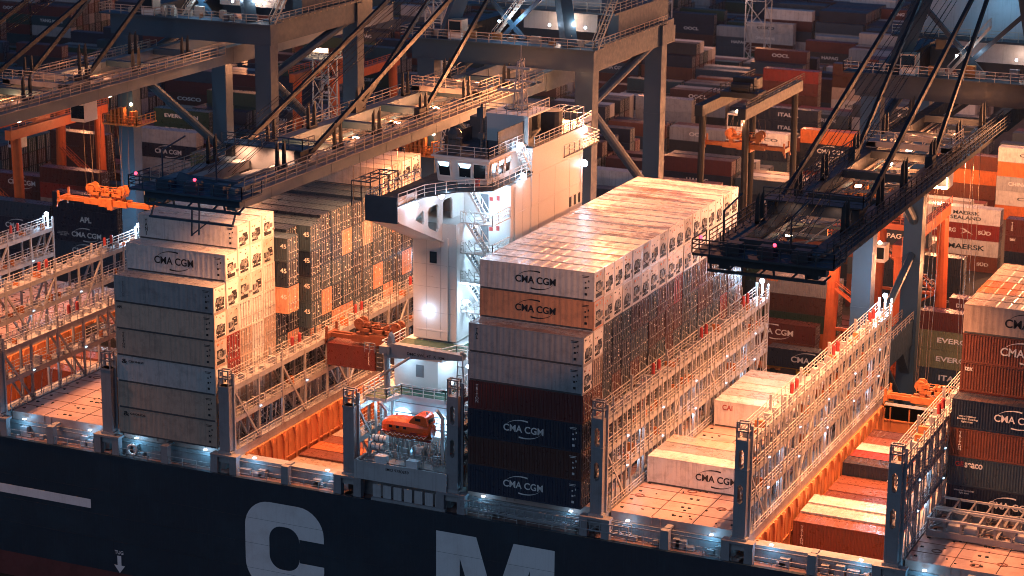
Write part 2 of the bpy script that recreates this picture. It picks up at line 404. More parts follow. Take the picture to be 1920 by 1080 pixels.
def lab(c, kind, t, r, where): return f"{c} {'reefer container' if kind == 'reefer' else 'container'}, {ORD[t + 1]} tier, {ORD[r + 1]} row back, {where}"
# --- stack right of the deckhouse (19 rows)
WA = "tall stack right of the white deckhouse"; GA = "containers stacked right of the deckhouse"
for r in range(19):
    for t in range(8 if 1 <= r <= 17 else 6):
        if r == 0:
            k, c = [('dry', 'navy'), ('dry', 'brown'), ('dry', 'navy'), ('dry', 'maroon'), ('reefer', 'grey'), ('reefer', 'grey')][t]
        elif t >= 6: k, c = 'reefer', ('tan' if r == 1 and t == 6 else 'white')  # one white reefer has orange bounce off the lower roof put into its colour
        elif t == 5 and r == 1 or r == 18 and t == 5: k, c = 'reefer', 'white'
        elif r == 1: k, c = 'dry', [rnd.choice(DRYMIX), 'navy', 'red', 'rust brown', 'beige'][t]
        else: k, c = 'dry', rnd.choice(DRYMIX)
        lg = []
        if r == 0:
            if t in (0, 2): lg = [(CMAW, 6.0, 1.5), (marks(False), 0, 0)]
            elif t == 3: lg = [(V("TRITON", 'white_letter', 1.9), .9, 1.6)]
            elif t == 1: lg = [(marks(False), 0, 0)]
            elif t == 5: lg = [(V("TAL", 'black_paint', 1.1), .9, 1.9), (marks(True), 0, 0)]
            else: lg = [(marks(True), 0, 0)]
        if r == 1 and t >= 6: lg = [(CMAB, 6.0, 1.45), (marks(True), 0, 0)]
        o = cont(k, 0, r * PR, t * PT, c, lab(c, k, t, r, WA), GA, logos=lg, wet=rnd.choice((.35, .8, 1, .5)))
# --- stack left of the deckhouse
WB = "tall stack left of the white deckhouse"; GB = "containers stacked left of the deckhouse"; XB = -41.33
NT = [6, 7, 8, 8, 8, 7, 7] + [7] * 8 + [8, 8, 8, 8]
for r in range(19):
    for t in range(NT[r]):
        H = CH; L = CL; X = XB; lg = []
        if r == 0: k, c = 'reefer', ['warm grey', 'warm grey', 'pale grey', 'warm grey', 'warm grey', 'grey'][t]  # warm light on this front row is put into its greys
        elif r <= 4:
            dry = {1: 3, 2: 5, 3: 5, 4: 6}[r]
            if r == 1: k, c = ('dry', ['beige', 'white', 'red', 'red'][t]) if t < 4 else ('reefer', 'white')
            elif t < dry: k, c = 'dry', ('rust brown' if (r == 2 and t == 0) else 'navy' if t == 0 else 'white' if rnd.random() < .8 else 'beige')
            else: k, c = 'reefer', 'white'
        elif r >= 15 and t >= 6: k, c = 'reefer', 'beige'
        else:
            k = 'dry'
            if t == 6: c = 'slate blue' if r % 3 else 'navy'
            elif t == 5: c = 'navy' if r < 11 else rnd.choice(['tan', 'beige', 'slate blue'])
            elif t == 4: c = 'tan' if r in (5, 6) else rnd.choice(['navy', 'slate blue', 'navy', 'slate blue', 'tan'])
            elif t <= 1: c = rnd.choice(['navy', 'slate blue', 'slate blue', 'grey', 'navy'])
            else: c = rnd.choice(['tan', 'slate blue', 'tan', 'rust brown', 'slate blue', 'navy'])
            if t in (4, 5, 6) and r in (5, 7) or (t == 3 and r == 7): L = 13.72; X = XB - .0; lg = [(text("45", .52, None, 'white_letter', .02), 11.75, 1.9)]
        if r in (2, 3, 4) and t == 7: H = 2.591
        if r in (5, 8, 12) and t == 6: H = 2.591
        if r == 0:
            lg = [(marks(True), 0, 0)]
            if t in (0, 2): lg.append((text("CRONOS", .22, 1.9, 'black_paint'), 2.4, 2.35)); lg.append((text("&", .5, .7, 'black_paint'), .95, 2.3))
            if t == 3: lg.append((V("TRITON", 'black_paint', 1.7), .95, 1.7))
            if t == 4: lg.append((text("APL", .3, .7, 'black_paint', .03), .6, 2.4))
            if t == 5: lg.append((V("TRITON", 'unit_grey', 1.7), 1.1, 1.5))
        if r == 1 and t == 6: lg = [(logo_mesh('cma', 'black_paint', 1.12), 5.9, 1.5), (marks(True), 0, 0)]
        if r == 2 and t == 7: lg = [(V("HANI", 'black_paint', 2.1), .95, 1.45), (marks(True), 0, 0)]
        if r >= 15 and t == 7: H = 2.4
        cont(k, X, r * PR, t * PT, c, lab(c, k, t, r, WB), GB, H=H, L=L, logos=lg, wet=0 if r >= 5 else .3)
# --- on the hatch covers right of the tall stack
WC = "on pale covers beside the tall stack"; XC = 15.3; GC = "containers on the pale hatch covers"
def conts(spec, where, grp, X, zf=None):
    for (r, t, k, c, lg) in spec:
        z = t * PT if zf is None else zf(r, t)
        cont(k, X, r * PR, z, c, lab(c, k, t if t >= 0 else 0, r, where) if zf is None else f"{c} container with its top just below deck, {ORD[r + 1]} row back, {where}", grp, logos=lg)
spec = [(4, 0, 'reefer', 'white', [(CMAB, 7.3, 1.45), (marks(True), 0, 0)]), (5, 0, 'reefer', 'grey', []), (6, 0, 'reefer', 'beige', []),
        (12, 0, 'reefer', 'white', [(text("CAI", .62, 1.15, 'red_letter', .02), 1.5, 2.2)])] + [(r, 0, 'reefer', ('white', 'pale grey', 'white')[r % 3], []) for r in range(13, 17)]
conts(spec, WC, GC, XC)
# --- open hold at right
WD = "in the open orange hold at right"; XD = 29.95; ZD = {5: -2.5, 6: -2.35, 7: -2.2, 9: -3.4, 10: -3.4, 11: -3.4, 12: -2.0, 13: -2.1, 14: -2.1, 15: -2.1, 16: -2.1}
for r, c, lg in [(5, 'rust brown', [(V("TRITON", 'white_letter', 2.0), .95, 1.5)]), (6, 'pale grey', []), (7, 'white', []), (9, 'maroon', [(V("TEX", 'white_letter', 1.3), .9, 1.9)]), (10, 'rust brown', []), (11, 'rust brown', []), (12, 'navy', [(CMAW, 7, 1.35)]),
                 (13, 'red', []), (14, 'white', []), (15, 'rust brown', []), (16, 'brown', [])]:
    for d in range(3 if r in (5, 9, 12) else 1):
        cc = c if d == 0 else rnd.choice(DRYMIX)
        cont('dry', XD, r * PR, ZD[r] - CH - d * PT, cc, f"{cc} container, {ORD[d + 1]} down, {ORD[r + 1]} row back, {WD}", "containers down in the right hold", logos=lg if d == 0 else [])
# --- open hold between left stack and deckhouse, and further left hold
for r, c, d in [(3, 'rust brown', -4.4), (4, 'beige', -4.4), (5, 'rust brown', -4.2), (6, 'orange', -4.2), (7, 'rust brown', -4.3), (8, 'beige', -4.3), (9, 'rust brown', -4.5)]:
    cont('dry', -26.6, r * PR, d - CH, c, f"{c} container, {ORD[r + 1]} row back, hold left of the lifeboat", "containers down in the middle hold")
for r, c, d in [(9, 'rust brown', -2.6), (10, 'beige', -2.6), (11, 'rust brown', -2.3), (12, 'slate blue', -2.3), (14, 'charcoal', -1.0), (15, 'rust brown', -.9)]:
    cont('dry', -70.2, r * PR, d - CH, c, f"{c} container, {ORD[r + 1]} row back, in the far left open hold", "containers down in the left hold", logos=[(text("seaco", .5, 1.9), 9.6, 2.1)] if r == 14 else [])
# --- stack at the right edge
WE = "stack at the right edge"; GE = "containers stacked at the right edge"; XE = 44.55
small = text("eco container\nbamboo flooring\nlight steel", .8, 2.0, 'white_letter', .008); small2 = text("advanced container\nlight steel", .5, 2.0, 'white_letter', .008)
for r in range(6, 14):
    for t in range(4) if r == 6 else range(7) if r == 7 else (6,):
        c = rnd.choice(['red', 'rust brown', 'navy', 'maroon']); k = 'dry'; lg = []
        if r == 6:
            c = ['navy', 'slate blue', 'rust brown', 'navy'][t]
            lg = [[(CMAW, 6.3, 1.45), (small2, 1.7, 2.3)], [(text("GE", .52, .85, 'red_letter', .02), 1.1, 2.2), (text("seaco", .52, 1.75, 'white_letter', .03), 2.5, 2.16)], [(V("TRITON", 'white_letter', 1.9), 1.0, 1.6)], [(CMAW, 6.3, 1.5), (small, 1.6, .95)]][t]
        if r == 7 and t >= 4:
            c = ['rust brown', 'rust brown', 'beige'][t - 4]; k = 'dry' if t < 6 else 'reefer'; lg = [[(text("tex", .45, .8), .8, 2.3)], [(logo_mesh('cma', 'white_letter', 1.15), 6.2, 1.5)], [(logo_mesh('cma', 'black_paint', 1.2), 6.6, 1.45)]][t - 4]
        if r > 7 and t == 6: k, c = 'reefer', rnd.choice(['beige', 'beige', 'orange'])
        cont(k, XE, r * PR + (.3 if r > 6 else 0), t * PT - (.35 if t > 3 and r > 6 else 0) * 0, c, lab(c, k, t, r, WE), GE, logos=lg)
# --- two short boxes hanging under the middle spreader
cont('dry', -27.0, 20, 4.05, 'maroon', "short maroon container hanging left under the dark spreader above the hold", "short containers on the spreader", H=2.591, L=6.06, logos=[(V("TEX", 'white_letter', 1.6), 10.6, 1.5)])
cont('dry', -20.75, 20, 4.05, 'charcoal', "short dark grey container hanging beside the maroon one under the spreader", "short containers on the spreader", H=2.591, L=6.06)
# ------------------------------------------------------------------ the ship
ship = thing('container_ship', (0, 0, -18.6), "navy container ship lying at the quay under the cranes, white deckhouse amidships", 'ship')
SO = (0, 0, 18.6)
def part(b, name, mats, parent=None):       # a part of the ship, modelled in world coordinates
    o = b.build(name, mats, ship if parent is None else parent)
    if parent is None: o.location = SO
    return o
b = MB(); b.box(-150, -1, -15.8, 120, -.9, -2.52); b.box(-150, 51.1, -16.3, 120, 51.2, -2.52); b.box(-150, -1.05, -2.62, 120, -.55, -2.35); part(b, 'hull', 'hull_navy')
b = MB(); b.box(-150, -1.0, -21, 120, 51.1, -15.8); part(b, 'hull_bottom', 'antifouling')
b = MB()
Cx0, Cx1, Cz0, Cz1 = -25.35, -15.95, -14.3, -4.5
def rr(x0, z0, x1, z1, r, n=8, c='all'):
    out = []
    for cx, cz, a0 in ((x1 - r, z1 - r, 0), (x0 + r, z1 - r, 90), (x0 + r, z0 + r, 180), (x1 - r, z0 + r, 270)):
        for k in range(n + 1): a = rad(a0 + 90 * k / n); out.append((cx + r * math.cos(a), cz + r * math.sin(a)))
    return out
outer = rr(Cx0, Cz0, Cx1, Cz1, 3.0); inner = rr(Cx0 + 2.9, Cz0 + 2.5, Cx1 - 2.9, Cz1 - 2.5, 1.5)
oo = outer; ii = inner
ring = []
q = len(oo)
# open the ring on the right between the two terminals
O = [p for p in oo]; I = [p for p in ii]
start = [(Cx1, -8.1)]; poly = [(Cx1, -8.1)] + O[:9] + O[9:18] + O[18:27] + O[27:36] + [(Cx1, -10.7), (Cx1 - 2.9, -10.7)] + I[27:36][::-1] + I[18:27][::-1] + I[9:18][::-1] + I[:9][::-1] + [(Cx1 - 2.9, -8.1)]
b.plate([[(x, -1.012, z) for x, z in poly]], (0, .01, 0))
Mp = [(-3.03, -14.3), (-3.03, -4.35), (1.41, -4.35), (3.45, -10.9), (5.5, -4.35), (9.93, -4.35), (9.93, -14.3), (7.3, -14.3), (7.3, -6.9), (4.9, -14.3), (2.0, -14.3), (-.4, -6.9), (-.4, -14.3)]
b2 = MB(); b2.plate([[(x, -1.012, z) for x, z in Mp]], (0, .01, 0))
b3 = MB(); b3.box(-90, -1.012, -8.85, -44.72, -1.002, -7.82)
part(b, 'hull_letter', 'hull_letter'); part(b2, 'hull_letter', 'hull_letter'); part(b3, 'hull_stripe', 'hull_letter')
b = MB(); v, f = raw(text("TUG", .42, 1.1, 'hull_letter')); b.add([(x - 41.3, y - 1.01, z - 13.4) for x, y, z in v], f)
b.plate([[(-41.55, -1.012, -13.8), (-41.05, -1.012, -13.8), (-41.05, -1.012, -14.9), (-40.6, -1.012, -14.9), (-41.3, -1.012, -15.8), (-42.0, -1.012, -14.9), (-41.55, -1.012, -14.9)]], (0, .01, 0)); part(b, 'tug_mark', 'hull_letter')
b = MB()
for z in (-6.6, -9.4, -12.2): b.box(-150, -1.0145, z, 120, -1.0005, z + .022)
for x in range(-78, 60, 12): b.box(x, -1.0035, -15.7, x + .03, -1.0005, -2.7)
part(b, 'plate_seams', 'dark_gap')
LBX = [-86.4, -71.8, -57.2, -42.6, -28.0, -13.3, -1.6, 13.9, 28.5, 43.2]
OPEN = [(-71.8, -57.2), (-28.0, -13.3), (28.5, 43.2)]
COVER = [(-101, -86.4), (-86.4, -71.8), (-57.2, -42.6), (-42.6, -28.0), (-1.6, 13.9), (13.9, 28.5), (43.2, 57.8), (57.8, 72)]
b = MB(); 
for x0, x1 in [(-150, -71.8), (-57.2, -28), (-13.3, 28.5), (43.2, 120)]: b.box(x0 - .8, -.9, -2.62, x1 + .8, 51, -2.55)
for x0, x1 in OPEN: b.box(x0, -.9, -2.62, x1, .9, -2.55); b.box(x0, 49.3, -2.62, x1, 51, -2.55)
part(b, 'main_deck', 'deck_paint')
b = MB()
for x0, x1 in OPEN + COVER + [(-13.3, -1.6)]:
    b.box(x0 + .8, 1.0, -2.55, x1 - .8, 2.4, -.95); b.box(x0 + .8, 48.0, -2.55, x1 - .8, 49.4, -.95)
for x in LBX: b.box(x - .8, -.4, -1.25, x + .8, 50.8, -.03); b.box(x - .6, 2.4, -2.55, x + .6, 48, -1.25)
part(b, 'coaming', 'ship_steel')
for x0, x1 in OPEN:
    b = MB(); xa = x0 + .82
    b.box(xa, 2.4, -16.1, xa + .25, 48, -.9)
    for k in range(19):
        y = 2.4 + 2.52 * k + .05
        b.box(xa + .25, y - .12, -16.1, xa + .45, y + .12, -1.6); b.prism([(xa + .25, y - .55, -.85), (xa + .25, y - .14, -1.9), (xa + .25, y + .14, -1.9), (xa + .25, y + .55, -.85), (xa + .25, y + .35, -.85), (xa + .25, y, -1.5), (xa + .25, y - .35, -.85)], (.22, 0, 0))
        b.box(xa + .25, y + 1.0, -16.1, xa + .33, y + 1.14, -1.2)
    for z in (-4, -8, -12): b.box(xa + .25, 2.4, z, xa + .36, 48, z + .12)
    b.box(x1 - 1.05, 2.4, -16.1, x1 - .82, 48, -.9); b.box(xa, 48, -16.1, x1 - .82, 48.3, -.95); b.box(xa, 2.1, -16.1, x1 - .82, 2.38, -.98); b.box(xa, 2.4, -16.25, x1 - .82, 48, -16.1)
    for k in range(6): b.box(xa + 1 + 2.2 * k, 47.85, -16.1, xa + 1.15 + 2.2 * k, 48, -1)
    for z in (-2.6, -5.2): b.box(xa, 47.8, z, x1 - .82, 48, z + .15)
    part(b, 'hold_bulkhead', 'hold_orange')
# hatch covers: lifted off with the crane, so each is a thing of its own
k = 0
for n, (x0, x1) in enumerate(COVER):
    if x0 < -90 or x0 > 50: continue
    where = {-86.4: "far left beyond the orange hold", -57.2: "left of the tall left stack", -42.6: "under the tall left stack", -1.6: "under the stack right of the deckhouse", 13.9: "right of the tall middle stack", 43.2: "at the lower right corner"}[x0]
    for m_, (y0, y1) in enumerate(((1.2, 17.6), (17.7, 33.3), (33.4, 49.2))):
        b = MB(); xa, xb = x0 + 1.0, x1 - 1.0
        b.box(xa, y0, -.93, xb, y1, -.02)
        r = random.Random(n * 5 + m_)
        yy = y0 + 1.3
        while yy < y1 - .5:
            for xx in (xa + .5, xa + 5.9, xa + 6.6, xb - .7): b.box(xx, yy - .12, -.02, xx + .3, yy + .12, .06, 1)
            yy += 2.52
        for q in range(26): xx = r.uniform(xa + .6, xb - .8); yy = r.uniform(y0 + .4, y1 - .4); b.box(xx, yy, -.02, xx + r.uniform(.1, .3), yy + r.uniform(.08, .2), .03 + r.uniform(0, .05), 1)
        yy = y0 + 2.5
        while yy < y1 - 1: b.box(xa + .05, yy - .05, -.02, xb - .05, yy + .05, .006, 2); yy += 2.52
        for q in range(3):
            cx, cy = r.uniform(xa + 1, xb - 1.5), r.uniform(y0 + 1, y1 - 1)
            for a in range(14): b.beam((cx + .45 * math.cos(a * .449), cy + .38 * math.sin(a * .449), .0), (cx + .45 * math.cos(a * .449 + .449), cy + .38 * math.sin(a * .449 + .449), .0), .14, .05, 2)
        for q in (1, 2): b.box(xa + (xb - xa) * q / 3 - .03, y0 + .1, -.02, xa + (xb - xa) * q / 3 + .03, y1 - .1, .012, 1)
        for xx in (xa + 4.0, xa + 4.9): b.box(xx, y0 - .06, -.75, xx + .28, y0, -.05, 0)
        o = b.build('hatch_cover', ['hatch_paint', 'dark_gap', 'rust_line'])
        tag(o, f"flat pale rust-stained hatch cover {where}, {('nearest the ship side', 'middle one across', 'nearest the quay')[m_]}", 'hatch cover', 'hatch covers across the ship')
# pillars of the side passage
def pillar(x, dbl):
    b = MB()
    if dbl:
        for s in (-1, 1): b.box(x + s * 1.15 - .42, -.75, -2.5, x + s * 1.15 + .42, -.05, -.55)
        b.box(x - 1.6, -.77, -.55, x + 1.6, .3, -.32)
    else: b.box(x - .42, -.75, -2.5, x + .42, -.05, -.4)
    b.box(x - .3, -.05, -.55, x + .3, 1.0, -.35)
    part(b, 'stanchion', 'post_steel')
for x in LBX: pillar(x, True)
for x0, x1 in OPEN + COVER:
    if (x0, x1) != (-1.6, 13.9): pillar((x0 + x1) / 2, False)
b = MB()
for x0, x1 in OPEN + COVER:
    if x0 < -60 or x0 > 50: continue
    for a, c in ((x0 + 1.7, (x0 + x1) / 2 - .5), ((x0 + x1) / 2 + .5, x1 - 1.7)):
        b.rail([(a, -.6, -2.5), (c, -.6, -2.5)], 1.0, 1.5, .03, lev=2)
    r = random.Random(int(x0 * 3))
    for q in range(7): xx = r.uniform(x0 + 1.2, x1 - 1.5); b.box(xx, .35, -2.5, xx + r.uniform(.3, 1.3), .95, -2.5 + r.uniform(.3, 1.2), 1)
    b.tube((x0 + 1, .85, -1.25), (x1 - 1, .85, -1.25), .05, m=1)
    for q in range(5): b.box(x0 + 12.3, .94, -2.4 + .35 * q, x0 + 12.9, 1.0, -2.34 + .35 * q)
tag(part(b, 'passage_fittings', ['rail_steel', 'ship_steel']), kind='stuff')
for x0, x1 in OPEN + COVER:
    if -60 < x0 < 50:
        for xx in (x0 + 3.0, x1 - 3.0):
            lamp((xx, .1, -.75), 34, TEAL, .12); b = MB(); b.box(xx - .16, .5, -.62, xx + .16, .75, -.5); part(b, 'passage_lamp', 'light_soft')
b = MB()       # life ring and mooring drum in the passage
for k in range(14):
    a, d = 2 * math.pi * k / 14, 2 * math.pi * (k + 1) / 14
    b.tube((-9.6 - 30 + .55 * math.cos(a), -.3, -1.6 + .55 * math.sin(a)), (-9.6 - 30 + .55 * math.cos(d), -.3, -1.6 + .55 * math.sin(d)), .14, 6)
part(b, 'life_ring', 'placard')
# stowed gangway along the passage under the right stack
b = MB()
for y in (-.75, .1):
    for z in (-1.6, -.75): b.beam((-.5, y, z), (17.5, y, z), .11)
for k in range(19): x = -.5 + k; b.beam((x, -.75, -1.6), (x, -.75, -.75), .07); b.beam((x, -.75, -1.6), (x, .1, -1.6), .08); b.beam((x, .1, -1.6), (x, .1, -.75), .07)
for k in range(0, 18, 2): b.beam((k - .5, -.75, -1.6), (k + .5, -.75, -.75), .06)
part(b, 'gangway', 'bridge_steel')
# ---- lashing bridges
def lashing(X, tall):
    zt = 9.6 if tall else 7.0; lv = (3.3, 6.4, 9.4) if tall else (3.5, 7.0)
    root = link('lashing_bridge', None, ship); root.location = (X, 0, 18.6)
    b = MB()                           # end tower at the near ship side
    hw, z1 = .62, zt + .1
    b.box(-hw, -.35, -.05, hw, .55, z1) if not tall else b.plate([[(-hw, -.35, -.05), (hw, -.35, -.05), (hw, -.35, z1), (-hw, -.35, z1)]] + [[(-.26, -.35, c - .75), (0, -.35, c - 1.0), (.26, -.35, c - .75), (.26, -.35, c + .75), (0, -.35, c + 1.0), (-.26, -.35, c + .75)] for c in (4.3, 7.8)], (0, .9, 0))
    b.box(-hw - .05, -.4, z1 - 3.0 if tall else z1 - .2, hw + .05, .6, z1 - 2.9 if tall else z1, 0)
    for sx in (-hw + .08, hw - .08):
        for sy in (-.25, .45): b.beam((sx, sy, z1), (sx, sy, z1 + 1.7), .13)
    for zz in (z1 + .85, z1 + 1.7):
        for sy in (-.25, .45): b.beam((-hw, sy, zz), (hw, sy, zz), .13)
        for sx in (-hw + .06, hw - .06): b.beam((sx, -.3, zz), (sx, .5, zz), .13)
    b.build('end_tower', 'post_steel', root)
    b = MB(); w_ = .72; n = 10
    for side in (w_, -w_):
        for k in range(n + 1):
            y = .5 + k * 5.0; b.beam((side, y, -.03), (side, y, zt + (1.4 if k % 2 == 0 else 0)), .24, .24)
        if tall:
            for k in range(n): y = 3.0 + k * 5.0; b.beam((side, y, 3.3 if k % 2 else -.03), (side, y, zt), .16)
        for z in lv:
            b.beam((side, .5, z - .25), (side, 50.5, z - .25), .12, .55 if not tall else .5)
        for k in ((0, 2, 4, 5, 7, 9) if not tall else (0, 3, 6, 9)):
            y = .5 + k * 5.0; up_ = k % 2 == 0
            za, zb = (lv[0] + .0, .0) if not tall else (lv[0], 0)
            top = zt - .4 if not tall else lv[1] - .4
            b.beam((side, y, top if up_ else .0), (side, y + 5.0, .0 if up_ else top), .22)
    if tall:                           # plating with rounded openings between the upper posts
        for k in range(20):
            y0 = .5 + 2.5 * k; y1 = y0 + 2.5
            for z0, z1_ in ((6.45, 9.1), (3.35, 6.1)):
                ya, yb = y0 + .2, y1 - .2; za, zb = z0 + .06, z1_ - .12
                hole = [(w_ - .02, ya, za), (w_ - .02, yb, za), (w_ - .02, yb, zb - .4), (w_ - .02, yb - .25, zb - .08), (w_ - .02, (ya + yb) / 2, zb), (w_ - .02, ya + .25, zb - .08), (w_ - .02, ya, zb - .4)]
                if (z0 > 6 and k % 4 != 3) or k % 3 == 0: b.plate([[(w_ - .02, y0, z0), (w_ - .02, y1, z0), (w_ - .02, y1, z1_), (w_ - .02, y0, z1_)], hole], (-.05, 0, 0))
    b.build('frame', 'bridge_steel', root)
    b = MB()
    for z in lv:
        b.box(-w_ + .1, .6, z - .05, w_ - .1, 50.4, z)
    b.build('walkway', 'bridge_steel', root)
    b = MB()
    for z in lv:
        for side in (w_ + .08, -w_ - .08): b.rail([(side, .6, z), (side, 50.4, z)], 1.1, 1.26, .036)
    b.rail([(w_ + .3, 1, 0), (w_ + .3, 50, 0)], 1.0, 1.5, .034)
    b.build('handrail', 'rail_steel', root)
    if X in (13.9, -28.0):             # crossed lashing rods on the container ends
        b = MB()
        for k in range(19):
            y = k * PR
            for za, zb in ((lv[0], 5.7), (lv[-1], lv[-1] + 1.6)) if tall else ((.2, 2.8), (lv[0], 5.7), (lv[-1], 8.6)):
                b.beam((-.80, y + .1, za), (-1.55, y + 2.3, zb), .05); b.beam((-.80, y + 2.3, za), (-1.55, y + .1, zb), .05)
        tag(b.build('lashing_rod', 'galvanised', root), kind='stuff')
    b = MB(); r = random.Random(int(X * 10))
    for z in lv[:-1] + (lv[-1],):
        for k in range(24):
            y = 1 + k * 2.06 + r.uniform(-.3, .3); b.box(r.uniform(-.6, .2), y, z + .0, r.uniform(.3, .6), y + r.uniform(.2, .5), z + r.uniform(.35, .95), 0 if r.random() < .75 else 1)
    if tall:
        for k in range(20): b.beam((.8, 1.75 + 2.5 * k, .1), (.8, 1.75 + 2.5 * k, zt + (1.9 if k % 3 == 0 else 1.2)), .13)
    for k in range(0, 26): y = 1.5 + 1.9 * k; b.beam((.55, y, .2), (.62, y + .25, 2.6), .07, m=0)
    tag(b.build('reefer_sockets', ['bridge_steel', 'machine_orange'], root), kind='stuff')
    b = MB()
    for y in (13.0, 14.6, 27.5, 29.0, 41.5, 43.0): b.tube((w_ - .1, y, zt + 1.0), (w_ - .1, y, zt + 1.9), .20, 8); b.ball((w_ - .1, y, zt + 1.95), .2)
    b.build_each('ventilator', 'red_letter', root, None, 2)
    b = MB()
    for k in range(5):
        y = 5.5 + 10 * k
        for z in lv[:-1]: b.box(.2, y, z - .14, .95, y + .35, z - .06); 
    b.build_each('walkway_lamp', 'lamp_lens', root)
    for k in range(3):
        for z in (lv[:-1] if tall else lv[:1]): lamp((X + .55, 9 + 16 * k, z - .4), 70 if tall else 22, (.8, .93, 1), .2)
    b = MB(); b.tube((0, 50.4, zt), (0, 50.4, zt + 1.6), .07); b.ball((0, 50.2, zt + 1.75), .30); b.build('floodlight', 'light_white', root)
    lamp((X + .1, 49.9, zt + 2.4), 1500 if X in (-71.8, 28.5) else 520 if tall else 260, LED, .3)
for x in LBX: lashing(x, x > -5)
# ---- deckhouse
house = link('deckhouse', None, ship); house.location = SO
def hp(b, name, mats, group=0): return b.build_each(name, mats, house, None, group) if group else b.build(name, mats, house)
b = MB()
b.box(-11.5, 15.3, -2.5, -2.5, 34.7, 27.9); b.box(-11.5, 20.8, 27.9, -2.5, 34.7, 30.8)          # tall block
b.box(-11.1, 10.0, 12.0, -6.2, 15.3, 24.5)                                                         # tower under the wing
b.box(-2.52, 15.3, 24.6, -2.46, 34.7, 24.66); b.box(-2.52, 21.0, 27.9, -2.46, 34.7, 27.96)
for x, z in ((-6.4, 12), (-7.4, 12)): b.tube((x + .3, 9.9, z), (x + .3, 9.9, 23.0), .09)
b.box(-10.9, 9.97, 12.9, -6.9, 10.0, 13.05); b.box(-10.9, 9.97, 18.7, -8.8, 10.0, 18.75)
hp(b, 'house_wall', 'house_white')
b = MB()
for z in (14.8, 18.0, 21.3, 24.63): b.box(-2.5, 15.35, z, -2.488, 34.6, z + .03)
for y in (18.4, 22.6, 26.9, 31.0): b.box(-2.5, y, 12, -2.487, y + .03, 27.8)
for z in (14.9, 17.6, 20.0): b.box(-11.0, 9.988, z, -6.3, 10.0, z + .03)
for x in (-9.6, -8.0): b.box(x, 9.987, 12.2, x + .03, 10.0, 22.8)
hp(b, 'weld_seam', 'house_grey')
b = MB(); b.tube((-2.42, 16.2, 12), (-2.42, 16.2, 27.6), .06); b.tube((-2.42, 20.4, 20), (-2.42, 20.4, 30.6), .05)
for k in range(30): b.beam((-2.4, 33.9, 16 + k * .4), (-2.4, 34.4, 16 + k * .4), .04)
b.beam((-2.4, 33.9, 16), (-2.4, 33.9, 28), .05); b.beam((-2.4, 34.4, 16), (-2.4, 34.4, 28), .05)
hp(b, 'wall_pipe', 'house_white')
# bridge wings with pierced web plates
for s in (0, 1):
    fy = (lambda y: y) if s == 0 else (lambda y: 50.0 - y)
    b = MB()
    web = [(0, 26.65), (0, 28.25), (15.2, 28.25), (15.2, 20.4)]
    holes = [[(3.96, 26.1), (4.3, 26.35), (5.5, 26.75), (5.85, 26.6), (5.95, 25.5), (5.7, 25.25)], [(6.83, 26.4), (7.2, 26.75), (8.9, 26.75), (9.2, 26.4), (9.2, 24.1), (8.9, 23.8), (7.1, 24.6), (6.83, 24.9)], [(10.2, 26.6), (10.5, 26.85), (12.1, 26.85), (12.45, 26.5), (12.45, 22.9), (12.1, 22.45), (10.6, 23.05), (10.2, 23.4)]]
    b.plate([[(-7.8, fy(y), z) for y, z in web]] + [[(-7.8, fy(y), z) for y, z in hl] for hl in holes], (-.22, 0, 0))
    b.plate([[(-11.2, fy(y), z) for y, z in web]], (.2, 0, 0))
    b.prism([(-11.2, fy(0), 26.65), (-7.6, fy(0), 26.65), (-7.6, fy(15.2), 20.4), (-11.2, fy(15.2), 20.4)], (0, 0, .12))
    b.box(-9.6, min(fy(1), fy(15)), 26.5, -9.4, max(fy(1), fy(15)), 28.1)
    hp(b, 'bridge_wing', 'house_white')
    b = MB(); ya, yb = sorted((fy(-.15), fy(.05))); b.box(-11.3, ya, 26.6, -7.75, yb, 29.2); hp(b, 'wing_bulwark', 'house_dark')
    b = MB(); ya, yb = sorted((fy(.05), fy(15.3)))
    b.prism([(-11.3, fy(.05), 28.26), (-7.7, fy(.05), 28.26), (-7.3, fy(5), 28.26), (-5.4, fy(8.5), 28.26), (-2.4, fy(10.6), 28.26), (-2.4, fy(20.8), 28.26), (-11.3, fy(20.8), 28.26)], (0, 0, .14))
    hp(b, 'bridge_deck', 'roof_dark')
    b = MB(); b.rail([(-7.75, fy(.1), 28.4), (-7.3, fy(5), 28.4), (-5.4, fy(8.5), 28.4), (-2.45, fy(10.6), 28.4), (-2.45, fy(20.6), 28.4)], 1.15, 1.5, .045); b.rail([(-11.2, fy(.1), 28.4), (-11.2, fy(12), 28.4)], 1.15, 1.5, .045)
    b.box(-7.8, min(fy(.05), fy(4.2)), 28.4, -7.72, max(fy(.05), fy(4.2)), 29.1, 1); hp(b, 'wing_rail', ['placard', 'house_white'])
b = MB()          # dark pipe frame over the wing tip
for y in (1, 3, 5, 7):
    for x in (-13.4, -11.3): b.tube((x, y, 27.6), (x, y, 30.2), .07)
    b.tube((-13.4, y, 30.2), (-11.3, y, 30.2), .07)
for x in (-13.4, -12.7, -12.0, -11.3): b.tube((x, 1, 30.2), (x, 7, 30.2), .06)
hp(b, 'awning_frame', 'house_dark')
